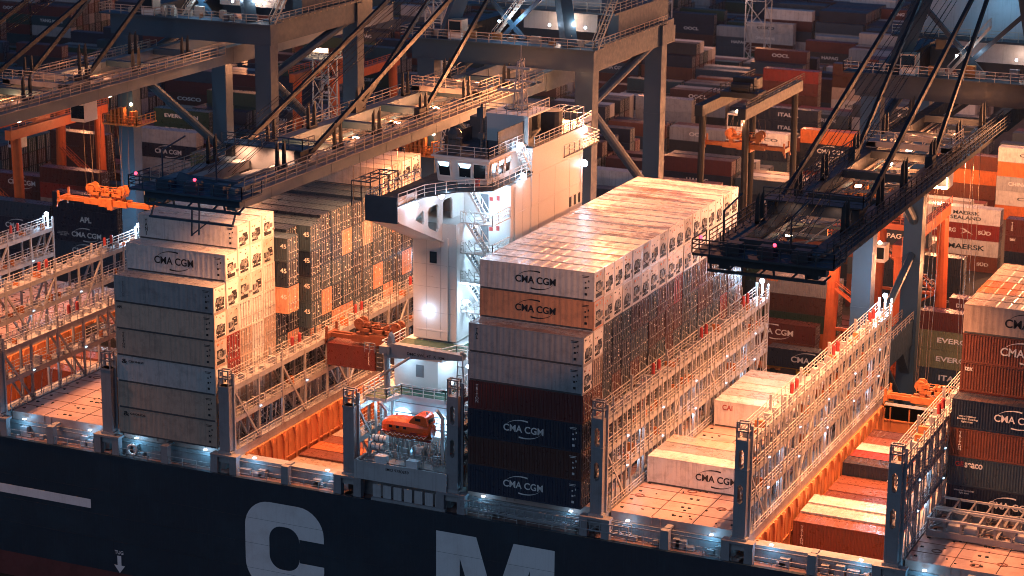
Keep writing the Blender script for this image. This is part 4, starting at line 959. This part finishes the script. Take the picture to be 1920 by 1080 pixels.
    for x in (-2.0, 2.0): lamp((Xc + x, -3.0, 33.1), 300 if not dark else 60, (1, .50, .26), .15, 150, (Xc + x, -1.6, 30.5))
    # trolley with cab
    T = trolley_y
    b = MB(); b.box(-4.4, T - 2.6, 32.1, -3.4, T + 2.6, 32.7); b.box(3.4, T - 2.6, 32.1, 4.4, T + 2.6, 32.7); b.box(-4.4, T - 2.6, 32.2, 4.4, T - 2.0, 32.8); b.box(-4.4, T + 2.0, 32.2, 4.4, T + 2.6, 32.8)
    for x in (-2.4, 2.4): b.tube((x - .2, T - 1, 32.4), (x + .2, T - 1, 32.4), .6, 12); b.tube((x - .2, T + 1, 32.4), (x + .2, T + 1, 32.4), .6, 12)
    b.rail([(-4.4, T - 2.6, 32.8), (4.4, T - 2.6, 32.8), (4.4, T + 2.6, 32.8)], 1.1, 1.5, .05, 1); cp(b, 'trolley', ['crane_inner', 'crane_rail'])
    b = MB(); b.box(1.0, T + 3.0, 27.2, 3.0, T + 5.6, 29.6); b.box(1.1, T + 2.96, 27.6, 2.9, T + 3.0, 29.2, 1); b.box(1.0, T + 2.9, 29.6, 3.0, T + 5.7, 30.0); cp(b, 'operator_cab', ['placard', 'window_glass'])
    # lit service platform on the left front leg
    b = MB(); zz = 21.0; x = -LX
    b.box(x - 2.6, YW - 2.6, zz, x + 2.8, YW + 2.2, zz + .2); b.rail([(x - 2.6, YW + 2, zz + .2), (x - 2.6, YW - 2.5, zz + .2), (x + 2.7, YW - 2.5, zz + .2), (x + 2.7, YW + 2, zz + .2)], 1.15, 1.2, .05)
    for k in range(8): b.box(x - 2.2 + .6 * k, YW - 2.2, zz + .2, x - 1.9 + .6 * k, YW - 1.5, zz + r.uniform(.8, 2.6))
    cp(b, 'leg_platform', 'machine_orange')
    lamp((Xc + x + 1.6, YW - 2.0, zz + 2.6), 160, SOD, .2)
    b = MB(); b.ball((Xc * 0 + x + 1.6, YW - 2.0, zz + 2.9), .22)
    for y in ylamps:
        for sx in (-1, 1):
            b.box(sx * 3.0 - .28, y - .28, 29.5, sx * 3.0 + .28, y + .28, 29.68); lamp((Xc + sx * 3.0, y, 29.35), lampP, SOD, .3, 118, (Xc + sx * 3.0 + .001, y, 0), .6)
            if not dark or y > 20: lamp((Xc + sx * 1.2, y + 2.4, 33.2), 130, SOD, .2); lamp((Xc + sx * 1.0, y + 4.5, 30.9), 300, SOD, .2)
    cp(b, 'boom_floodlight', 'light_warm', group=1)
    b = MB(); b.ball((-5.5, -16.2, 32.9), .16); b.ball((1.0, -16.2, 32.9), .16); cp(b, 'warning_light', 'light_red', group=1)
    b = MB()
    for x in (-8.6, -2.2, 4.5, 9.2): b.ball((x + .7, YW + .9, 38.1), .15)
    cp(b, 'platform_light', 'light_white', group=1)
    return root
sts(-66.2, "grey quay crane at left with its boom running off the left edge", False, 24, 15000, (-4, 14, 32))
sts(-21.7, "grey quay crane in the middle with its boom tip above the left stack", False, 42, 11000, (2, 12, 23, 33, 43))
sts(34.8, "dark quay crane at right with its black boom over the right hold", True, 34, 17500, (1, 12, 24, 36, 44))
for X, pw in ((-66.2, 120), (-21.7, 120), (34.8, 40)):
    for dx in (-8, 0, 8): lamp((X + dx + .8, YW + .5, 38.6), pw * 1.6, (1, .80, .62) if dx else LED, .25)
    lamp((X + 4, 64.4, 37.4), 300 if X < 30 else 90, WARM, .3); lamp((X + 2, 62, 44), 110 if X < 30 else 210, TEAL if X > 0 else LED, .4)
lamp((-12.2, 55.2, 33.4), 46000, (1, .32, .09), .55, 130, (8, 22, 23)); lamp((-12.6, 57.2, 30.0), 30000, (1, .32, .09), .5, 120, (8, 30, 23))
lamp((24, 54.8, 33), 48000, (1, .32, .09), .5, 76, (-2, 27, 27)); lamp((-7, 57, 49), 38000, (1, .32, .09), .6, 66, (5, 24, 23)); lamp((22, 57, 49), 22000, (1, .32, .09), .6, 60, (4, 26, 23)); lamp((-58, 55, 33), 3000, SOD, .5, 130, (-40, 20, 20)); lamp((-31.5, 55, 32.5), 2500, SOD, .5, 140, (-36, 22, 22))  # first three spots added without fixtures to warm the house wall and stack roof
lamp((33.5, -8, 29.2), 15000, SOD, .4, 46, (-8.5, 9, 19.5), .5); lamp((46, 55, 33), 12000, SOD, .5, 140, (50, 20, 18))  # first spot is added below the right boom to warm the deckhouse tower
# ------------------------------------------------------------------ spreaders on their ropes
def spreader(loc, L, m, label, rope_top, lampc=None):
    root = thing('container_spreader', loc, label, 'spreader', 'crane spreaders'); hx = L / 2
    b = MB()
    for y in (-.55, .55): b.box(-3.2, y - .22, .5, 3.2, y + .22, 1.25)
    b.box(-1.0, -.8, .35, 1.0, .8, 1.45); b.box(.5, -1.1, .1, 1.2, 1.1, 1.5); b.build('main_frame', m, root)
    for sx in (-1, 1):
        b = MB()
        for y in (-.42, .42): b.box(min(sx * 3.2, sx * hx), y - .14, .62, max(sx * 3.2, sx * hx), y + .14, 1.08)
        b.box(sx * hx - .2, -1.2, .5, sx * hx + .2, 1.2, 1.1); b.build('telescopic_beam', m, root)
        b = MB()
        for y in (-1.15, 1.15): b.prism([(sx * hx - .15, y - .12, .6), (sx * hx + .15, y - .12, .6), (sx * (hx + .35), y - .12, -.15), (sx * (hx + .2), y - .12, -.2)], (0, .24, 0)); b.box(sx * hx - .12, y - .12, 1.1, sx * hx + .12, y + .12, 1.9)
        b.build_each('flipper', m, root, None, 2)
    b = MB(); b.box(-2.6, -.7, 1.75, 2.6, -.45, 2.1); b.box(-2.6, .45, 1.75, 2.6, .7, 2.1)
    for x in (-2.5, -.8, .8, 2.5): b.box(x - .15, -.7, 1.75, x + .15, .7, 2.1)
    for x in (-2.0, 2.0): b.box(x - .3, -.5, 1.25, x + .3, .5, 1.8)
    r = random.Random(2)
    for k in range(16): x = r.uniform(-2.4, 2.2); b.box(x, r.uniform(-.5, .2), 2.1, x + .3, .4, 2.1 + r.uniform(.15, .6))
    b.rail([(-2.5, -.7, 2.1), (2.5, -.7, 2.1)], .9, 1.2, .04); b.build('head_block', m, root)
    for x in (-2.3, 2.3):
        for y in (-.55, .55): b = MB(); b.tube((x, y - .12, 2.55), (x, y + .12, 2.55), .62, 14); b.box(x - .3, y - .18, 2.0, x + .3, y + .18, 2.7); b.build('sheave', m, root)
    b = MB()
    for x in (-2.85, -1.75, 1.75, 2.85):
        for y in (-.55, .55): b.tube((x, y, 2.5), (x * .8, y * 3, rope_top - loc[2]), .03, 4)
    b.build('hoist_rope', 'rope_lit', root)
    if lampc: lamp((loc[0], loc[1] - 3, loc[2] + 5), lampc, SOD, .3)
    return root
spreader((-69.3, 40, 13.4), 13.6, 'machine_orange', "bright orange spreader hanging empty above the left hold, before the navy containers", 29.9, 130)
spreader((-20.9, 21.2, 6.55), 12.2, 'rusty_steel', "rusty brown spreader gripping two short containers beside the deckhouse", 29.9, None)
spreader((36.5, 46.0, .2), 12.0, 'machine_orange', "orange spreader lowered at the far end of the right hold", 29.9, 120)
# ------------------------------------------------------------------ yard gantries
def rtg(loc, half, span, ht, m, label, rz=0):
    root = thing('yard_gantry', loc, label, 'gantry crane', 'yard gantry cranes', rz)
    for sx in (-1, 1):
        for y in (0, span): b = MB(); x = sx * half; b.tube((x, y, 1.6), (x * .9, y, ht), .85 if m == 'gantry_orange' else .5, 12); b.build('leg', m, root)
    for y in (0, span):
        b = MB(); b.box(-half - .6, y - .5, 1.0, half + .6, y + .5, 1.8); b.beam((-half, y, 7), (half, y, 7), .4); b.stair((-half + .5, y - .9, 2), (half - .6, y - .9, 7.4), .7, (0, 1, 0)); b.stair((half - .6, y - .9, 7.4), (-half + .8, y - .9, 13), .7, (0, 1, 0)); b.box(half - 2, y - 1.3, 1.9, half - .4, y - .5, 4.2); b.rail([(-half, y - 1.4, 1.9), (half, y - 1.4, 1.9)], 1.1, 1.5, .05); b.build('sill_beam', m, root)
        for sx in (-1, 1):
            for d in (-1.1, 1.1): b = MB(); b.tube((sx * half + d, y - .35, .8), (sx * half + d, y + .35, .8), .8, 14); b.build('wheel', 'tyre', root)
    for sx in (-1, 1): b = MB(); x = sx * half * .9; b.box(x - .6, -2, ht, x + .6, span + 2, ht + 1.6); b.rail([(x + sx * .7, -2, ht + 1.6), (x + sx * .7, span + 2, ht + 1.6)], 1.1, 2, .05); b.build('girder', m, root)
    b = MB(); y = span * .35; b.box(-half * .8, y - 2, ht + 1.6, half * .8, y + 2, ht + 2.4); b.tube((-1.5, y - .8, ht + 3.0), (1.5, y - .8, ht + 3.0), .7, 12); b.box(-half * .5, y + .5, ht + 2.4, half * .4, y + 1.8, ht + 4.2); b.rail([(-half * .8, y - 2, ht + 2.4), (half * .8, y - 2, ht + 2.4)], 1.1, 1.4, .05); b.build('trolley', m, root)
    b = MB(); b.box(-1.1, y - 3.6, ht - 2.8, 1.1, y - 1.4, ht - .4); b.box(-.95, y - 3.64, ht - 2.3, .95, y - 3.6, ht - .7, 1); b.build('cab', ['placard', 'window_glass'], root)
    b = MB(); b.ball((0, y - 2.4, ht - .3), .25); b.ball((half * .8, 0, ht - 1), .22); b.build_each('gantry_light', 'light_warm', root)
    return root
GX = (-133.8, 110); rtg((-134.5, 103, ZQ), 4.4, 23.5, 19.2, 'gantry_orange', "orange yard gantry among dark containers at the left edge")
rtg((14.4, 95, ZQ), 4.9, 24, 18.5, 'gantry_orange', "bright orange yard gantry behind the right crane leg")
rtg((-11.6, 110, ZQ), 3.6, 23.5, 32, 'black_paint', "black yard gantry with lit cab between the middle and right cranes")
rtg((-112, 170, ZQ), 4.4, 23.5, 19.5, 'gantry_orange', "orange yard gantry far back behind the left crane")
spreader((-9.0, 112, 13.2), 12.4, 'machine_orange', "bright orange spreader hanging in the black yard gantry", 18.5, 900)
# ------------------------------------------------------------------ lattice light towers
def tower(x, y, ht, wd, label, lit):
    root = thing('light_tower', (x, y, ZQ), label, 'light tower', 'lattice light towers'); b = MB(); n = int(ht / (wd * 1.1)); w2 = wd / 2
    for sx in (-w2, w2):
        for sy in (-w2, w2): b.tube((sx, sy, 0), (sx, sy, ht), .13, 5)
    for k in range(n):
        z0, z1 = ht * k / n, ht * (k + 1) / n
        for (a, c) in (((-w2, -w2), (w2, -w2)), ((w2, -w2), (w2, w2)), ((w2, w2), (-w2, w2)), ((-w2, w2), (-w2, -w2))):
            b.beam((*a, z1), (*c, z1), .12)
            p, q = (a, c) if k % 2 else (c, a); b.beam((*p, z0), (*q, z1), .12)
    b.build('lattice', 'galvanised', root)
    b = MB(); b.box(-w2 - .8, -w2 - .8, ht, w2 + .8, w2 + .8, ht + .2); b.rail([(-w2 - .7, w2, ht), (-w2 - .7, -w2 - .7, ht), (w2 + .7, -w2 - .7, ht), (w2 + .7, w2, ht)], 1.2, 1, .07); b.build('lamp_platform', 'galvanised', root)
    for k in range(4): b = MB(); b.box(-1.6 + k * .85, -w2 - .9, ht + 1.3, -1.6 + k * .85 + .6, -w2 - .5, ht + 1.8); b.build('lamp_head', 'light_warm', root)
    if lit: lamp((x, y - w2 - 2.0, ZQ + ht - 1), lit, SOD, .6, 150, (x + 4, y - 60, ZQ)); lamp((x - 5, y - 6, ZQ + ht - 12), lit * .12, (1, .6, .45), .4)
tower(-69, 96, 38, 2.6, "pink lit lattice tower behind the left crane leg", 2600)
tower(-52.5, 100, 50, 2.6, "tall pink lit lattice tower behind the middle boom", 3200)
tower(-78, 330, 30, 5, "grey lattice tower far back beside the stack of pale boxes", 5000)
tower(-101, 322, 34, 5, "grey lattice tower far back near the middle crane top", 5000)
tower(40, 215, 38, 3, "lattice tower out at the right behind the dark boom", 16000)
# ------------------------------------------------------------------ container yard
def tx(s, hgt=.75, wd=None, m='white_letter', x=6.1, z=1.5, bold=.022): return (text(s, hgt, wd, m, bold), x, z)
EVG = tx("EVERGREEN", .8, 7.4, x=6.1); COS = tx("COSCO", .62, 6.4, 'hull_navy', x=7.0, bold=.01); CMAL = (logo_mesh('cma', 'white_letter', 1.3), 6.2, 1.45)
def star():
    b = MB()
    for k in range(7): a = 2 * math.pi * k / 7; b.prism([(.75 * math.cos(a), -.006, .75 * math.sin(a)), (.2 * math.cos(a + .45), -.006, .2 * math.sin(a + .45)), (0, -.006, 0), (.2 * math.cos(a - .45), -.006, .2 * math.sin(a - .45))], (0, .005, 0))
    return b.mesh('logo', ['white_letter'])
STAR = star(); b = MB(); b.box(-.85, -.003, -.95, .85, -.001, .95); PATCH = b.mesh('logo', ['house_dark'])
b = MB(); b.prism([(-1.1, -.006, .5), (-.4, -.006, .45), (.2, -.006, .05), (1.2, -.006, -.6), (.1, -.006, -.15), (-.5, -.006, .25)], (0, .004, 0)); b.prism([(-1.0, -.006, -.55), (-.4, -.006, -.1), (.3, -.006, .0), (-.3, -.006, -.25)], (0, .004, 0)); SWOOSH = b.mesh('logo', ['white_letter'])
KEYS = [  # X, y, tiers from the ground up, how many tiers show, where
    (-6.0, 100, [('rust brown', []), ('maroon', [CMAL])], 2, "low stack by the bright orange gantry"),
    (-4.6, 106, [('orange', []), ('dark green', []), ('brown', []), ('grey', [tx("GE", .5, .8, 'red_letter', 1.0, 2.2), tx("seaco", .5, 1.7, 'orange_letter', 2.4, 2.16)])], 3, "grey topped stack under the right boom tip"),
    (-15.5, 111, [('navy', []), ('brown', []), ('slate blue', []), ('dark green', []), ('dark green', [tx("CHINA SHIPPING", .75, 8.2, 'white_letter')])], 2, "green topped stack behind the middle ship stack"),
    (21.6, 97, [('slate blue', [tx("ITALIA", .85, 4.2, x=5.0)]), ('olive', [EVG]), ('olive', [EVG]), ('maroon', [])], 4, "stack behind the right crane foot"),  # green boxes with the lamplight on them put into the colour
    (23.5, 105, [('brown', []), ('charcoal', []), ('maroon', [tx("tex", .5, .9, x=1.2, z=2.2)]), ('maroon', [tx("D11", .62, 1.1, x=1.6, z=1.8)])], 2, "maroon stack beside the right edge stack"),
    (8.2, 127, [('navy', [CMAL]), ('navy', [tx("light container\nbamboo flooring", .5, 2.6, x=9.5, z=1.3, bold=.005)]), ('navy', [CMAL]), ('navy', [])], 4, "all navy stack right of the right crane leg"),
    (6.2, 161, [('rust brown', [tx("SÜD", .7, 1.9, x=9.8)]), ('white', [(PATCH, 1.9, 1.5), (STAR, 1.9, 1.5), tx("MAERSK", .95, 6.0, 'hull_navy', 7.0, 1.5)]), ('red', [tx("HAMBURG", .8, 4.2, x=3.0), (SWOOSH, 6.9, 1.45), tx("SÜD", .85, 2.1, x=9.8)]), ('white', [(PATCH, 1.9, 1.5), (STAR, 1.9, 1.5), tx("MAERSK\nSEALAND", 1.6, 5.0, 'hull_navy', 6.6, 1.45)])], 4, "white and red stack right of the right crane"),
    (20.4, 156, [('navy', [CMAL]), ('navy', [CMAL]), ('maroon', [tx("tex", .5, .9, x=1.2, z=2.2)]), ('maroon', [(V("TEX"), 1, 1.6)])], 4, "maroon topped stack at the right edge of the yard"),
    (9.4, 200, [('orange', []), ('white', [COS]), ('grey', [tx("CHINA SHIPPING", .75, 8.0)]), ('orange', []), ('white', [COS])], 4, "pale stack far back at the right edge"),
    (-3.5, 203, [('maroon', []), ('rust brown', []), ('orange', []), ('rust brown', [])], 3, "orange stack far back beside the pale stack"),
    (-31.0, 213, [('maroon', []), ('navy', [CMAL]), ('navy', [CMAL]), ('orange', [])], 4, "orange topped stack behind the black gantry"),
    (-43.5, 206, [('charcoal', []), ('slate blue', []), ('navy', []), ('white', [COS])], 2, "pale topped stack behind the black gantry"),
    (-45.5, 232, [('maroon', []), ('charcoal', []), ('navy', [tx("ITALIA", .85, 4.2)]), ('navy', [tx("ITALIA", .85, 4.2)])], 2, "dark stack behind the pale topped stack"),
    (-54.5, 262, [('maroon', []), ('maroon', []), ('brown', []), ('maroon', []), ('red', [])], 3, "red topped stack far back in the middle"),
    (-43, 275, [('brown', []), ('white', [tx("EVERGREEN", .7, 6, 'hull_navy')]), ('beige', []), ('brown', []), ('brown', [])], 3, "dark far stack with a pale box low down"),
    (-118.3, 95.4, [('slate blue', []), ('slate blue', [CMAL]), ('navy', [CMAL, tx("eco container\nbamboo flooring\nlight steel", .8, 2.2, x=1.8, z=1.3, bold=.006)]), ('navy', [tx("APL", 1.0, 2.2, 'white_letter', 6.2, 1.3)]), ('navy', [])], 4, "tall navy stack at left under the orange spreader"),
    (-131.5, 96, [('navy', []), ('charcoal', []), ('navy', [CMAL]), ('slate blue', [])], 3, "navy stack at the left edge"),
    (-131.3, 110, [('brown', []), ('maroon', []), ('beige', []), ('red', []), ('maroon', [])], 2, "red stack behind the navy stack at left"),
    (-143.5, 113, [('brown', []), ('navy', []), ('maroon', []), ('maroon', [CMAL])], 2, "maroon stack at far left"),
    (-148.5, 137, [('brown', []), ('brown', []), ('brown', []), ('brown', []), ('brown', [])], 3, "dark brown stack behind the left orange gantry"),
    (-135.5, 146, [('charcoal', []), ('slate blue', []), ('grey', []), ('navy', [CMAL]), ('pale grey', [])], 3, "grey topped stack left of the left crane leg"),
    (-144, 164, [('navy', []), ('dark green', []), ('maroon', []), ('dark green', [EVG]), ('dark green', [EVG])], 2, "green stack behind the left crane leg"),
    (-111.0, 168, [('navy', []), ('charcoal', []), ('slate blue', []), ('slate blue', [tx("EVERGREEN", .7, 6)]), ('dark green', [EVG])], 2, "green topped stack right of the left crane leg"),
    (-72.0, 232, [('maroon', []), ('slate blue', []), ('grey', []), ('grey', [])], 2, "grey stack behind the middle crane"),
    (-85.2, 343, [('dark green', [tx("EVERGREEN", .7, 5, x=4)]), ('brown', []), ('pale grey', [tx("CHINA SHIPPING", .8, 5, 'white_letter', 5)]), ('pale grey', [tx("COSCO", .8, 4.5, 'hull_navy', 5)])], 4, "pale stack far back right of the lattice tower"),
]
YPT = 2.62
for n, (X, y, tiers, vis, where) in enumerate(KEYS):
    for t, (c, lg) in enumerate(tiers):
        cont('dry', X, y, ZQ + .06 + t * YPT, c, f"{c} container, {ORD[t + 1]} from the ground, {where}", "containers stacked in the yard", H=2.591, logos=lg)
YC = ['navy', 'slate blue', 'maroon', 'rust brown', 'brown', 'grey', 'white', 'dark green', 'charcoal', 'teal', 'beige', 'orange', 'red']
for c in YC: mat('yard_' + c.replace(' ', '_'), COLS[c], .5, dirt=.3, scale=.35, streak=.4, rust=.3)
YM = ['yard_' + c.replace(' ', '_') for c in YC] + ['white_letter', 'dark_gap']
b = MB(); r = random.Random(21); WORDS = [raw(text(s, .75, wd)) for s, wd in (("EVERGREEN", 7), ("CMA CGM", 5.2), ("COSCO", 6), ("HAPAG", 4), ("K LINE", 4.5), ("OOCL", 4), ("YANG MING", 7))]
def yard_stack(x, y, n, pal):
    for t in range(n):
        c = YC.index(r.choice(pal)); z = ZQ + .05 + t * YPT
        b.box(x, y, z, x + CL, y + CW, z + 2.59, c)
        if r.random() < .30:
            vv, ff = r.choice(WORDS); b.add([(px_ + x + 6.1, py - .01 + y, pz + z + 1.4) for px_, py, pz in vv], ff, len(YC))
        for xx in (x + .02, x + CL - .14): b.box(xx, y - .012, z, xx + .12, y, z + 2.59, c)
        for k in range(10): b.box(x + .6 + k * 1.15, y - .008, z + .15, x + .62 + k * 1.15, y - .001, z + 2.45, len(YC) + 1)
        for k in (.35, .85, 1.5, 2.0): b.box(x + CL + .001, y + k, z + .1, x + CL + .03, y + k + .06, z + 2.5, len(YC))
PL = ['navy', 'navy', 'charcoal', 'slate blue', 'brown', 'maroon', 'teal', 'dark green', 'grey']; PRT = ['maroon', 'rust brown', 'grey', 'white', 'grey', 'navy', 'slate blue', 'brown', 'maroon', 'slate blue', 'navy', 'charcoal']
by = [104, 131, 166, 217, 243, 284, 312, 350, 380, 410, 440, 470, 500]
for bi, y0 in enumerate(by):
    nr = (6, 8, 9, 6, 7, 7, 7, 8, 7, 7, 7, 7, 7)[bi]; xl = -150 - (y0 - 96) * .86; xr = 62 - (y0 - 96) * .10
    nb = int((xr - xl) / 13.0)
    for k in range(nb):
        x = xl + k * 13.0 + r.uniform(-.15, .15); base = r.choice((2, 3, 4, 4, 5)) if bi > 0 else r.choice((1, 2, 3, 3))
        if (bi * 7 + k) % 9 == 4 and bi > 0: continue
        for row in range(nr):
            y = y0 + row * 2.72; n = max(0, min(5, base + r.choice((-1, 0, 0, 0, 1)))); ok = True
            for X, ky, tiers, vis, _ in KEYS:
                d = ky - y
                if abs(d) < 2.7 and x < X + CL + .3 and x + CL > X - .3: ok = False
                if 0 < d < 55:
                    sh = .40 * d
                    if x < X + CL + sh + 1 and x + CL > X + sh - 1: n = min(n, max(0, int((len(tiers) - vis) + .22 * d / YPT)))
            if x < 0 and x + CL > -14 and 108 < y < 136 or 8 < x + CL and x < 21 and y < 121 or (-141 < x + CL and x < -128 and 101 < y < 128): n = min(n, 1); ok = ok and not (y < 108)
            if -112 < x + CL and x < -66 and y > 300 and y < 350: n = min(n, 2)
            if ok and n: yard_stack(x, y, n, PL if x < -60 - r.uniform(0, 25) + (y - 100) * -.1 else PRT)
o = b.build('yard_container_stacks', YM); tag(o, "rows of stacked shipping containers filling the terminal yard", 'container yard', None, 'stuff')
# ------------------------------------------------------------------ trucks
def truck(loc, c, label, trailer=True, rz=0):
    root = thing('terminal_tractor', loc, label, 'truck', 'terminal tractors', rz)
    b = MB(); b.box(-2.6, .15, .7, 3.2, 2.3, 1.05); b.prism([(-2.6, .3, 1.05), (-2.6, .3, 2.0), (-2.2, .3, 3.0), (-.9, .3, 3.0), (-.9, .3, 1.05)], (0, 1.9, 0)); b.build('cab', c, root)
    b = MB(); b.box(-2.2, .27, 2.0, -1.1, .3, 2.75); b.prism([(-2.62, .45, 2.05), (-2.62, 2.05, 2.05), (-2.3, 2.05, 2.85), (-2.3, .45, 2.85)], (.03, 0, 0)); b.build('windscreen', 'window_glass', root)
    for x in (-1.8, 2.2):
        for y in (.35, 2.15): b = MB(); b.tube((x, y - .2, .5), (x, y + .2, .5), .5, 12); b.build('wheel', 'tyre', root)
    if trailer:
        b = MB(); b.box(1.2, .35, 1.06, 13.6, .65, 1.3); b.box(1.2, 1.8, 1.06, 13.6, 2.1, 1.3)
        for k in range(7): b.box(1.3 + k * 2, .2, 1.1, 1.6 + k * 2, 2.25, 1.31)
        b.box(5.5, .1, .6, 8.3, .2, 1.0); b.build('trailer', 'yellow_paint', root)
        for x in (11.2, 12.5):
            for y in (.35, 2.15): b = MB(); b.tube((x, y - .2, .5), (x, y + .2, .5), .5, 12); b.build('wheel', 'tyre', root)
    b = MB(); b.ball((-2.65, .5, 1.0), .12); b.ball((-2.65, 2.0, 1.0), .12); b.build_each('headlight', 'light_white', root)
    return root
truck((.3, 92.6, ZQ), 'machine_orange', "terminal tractor with trailer carrying a navy container below the orange gantry")
cont('dry', 1.7, 92.6, ZQ + 1.32, 'navy', "navy container riding on the trailer below the orange gantry", "containers stacked in the yard", H=2.591, logos=[CMAL])
truck((17.5, 88.5, ZQ), 'machine_orange', "orange terminal tractor standing behind the tall right lashing bridge", False)
for k, (x, y) in enumerate(((-71, 338), (-66.5, 344), (-61.5, 340), (-68, 352), (-61, 351))):
    truck((x, y, ZQ), 'placard', f"white terminal tractor parked far back, {ORD[k + 1]} of the small parked group", False, rad(60))
# steel lashing frames stowed on the right hatch cover
for k, (y, dz) in enumerate(((7.6, 0), (11.0, .0))):
    root = thing('flat_rack_frame', (44.5, y, 0.06), f"open steel stacking frame on the corner hatch cover, {'nearer the ship side' if k == 0 else 'beside the stack'}", 'steel frame', 'open steel frames')
    b = MB()
    for yy in (0, 2.8): b.box(0, yy, .1, 13, yy + .35, .7); b.box(0, yy, 1.75, 13, yy + .2, 1.95, 1)
    for q in range(9):
        for yy in (.05, 2.85): b.box(q * 1.6, yy, .7, q * 1.6 + .18, yy + .2, 1.75)
        b.box(q * 1.6, .3, .3, q * 1.6 + .25, 2.9, .6); b.box(q * 1.6, .2, 1.72, q * 1.6 + .2, 2.9, 1.88)
        if q % 3 != 1: b.beam((q * 1.6, .1, .8), (q * 1.6 + 1.6, 2.8, .9), .12)
    for q in (1, 2, 5, 7): b.box(q * 1.6 + .3, .4, .62, q * 1.6 + 1.5, 1.9, 1.3, 2)
    b.build('frame', ['post_steel', 'rail_steel', 'bridge_steel'], root)
# ------------------------------------------------------------------ yard floodlights
lamp((31, 68, 9), 1300, SOD, .4)  # added lamp that brightens the right crane's sill beam
for x, y, p in ((8, 118, 6000), (30, 118, 9000), (14, 142, 10000), (28, 185, 20000), (2, 190, 13000), (-30, 196, 7000), (-50, 190, 2500), (-18, 150, 2500), (-120, 122, 2200), (-95, 150, 900), (-150, 150, 2200), (-145, 90, 1600), (-40, 244, 3000), (-15, 240, 6000), (30, 235, 16000), (-70, 300, 2200), (-180, 260, 9000), (-230, 330, 16000), (-20, 330, 5000), (-100, 240, 1600), (-4, 88, 2600), (10, 90, 2600), (31, 88, 5200), (-38, 92, 700)):
    lamp((x, y, ZQ + 19), p, SOD, .6)

# ------------------------------------------------------------------ night haze over the terminal
hz = bpy.data.materials.new('haze'); hz.use_nodes = True; n = hz.node_tree.nodes
for x in list(n):
    if x.type != 'OUTPUT_MATERIAL': n.remove(x)
pv = n.new('ShaderNodeVolumePrincipled'); pv.inputs['Color'].default_value = (.80, .92, 1, 1); pv.inputs['Density'].default_value = .00006; pv.inputs['Anisotropy'].default_value = .2
hz.node_tree.links.new(pv.outputs[0], [x for x in n if x.type == 'OUTPUT_MATERIAL'][0].inputs['Volume']); MT['haze'] = hz
b = MB(); b.box(-950, -520, -26, 720, 1250, 92); tag(b.build('haze', 'haze'), "thin night haze over the terminal", 'haze', None, 'stuff')
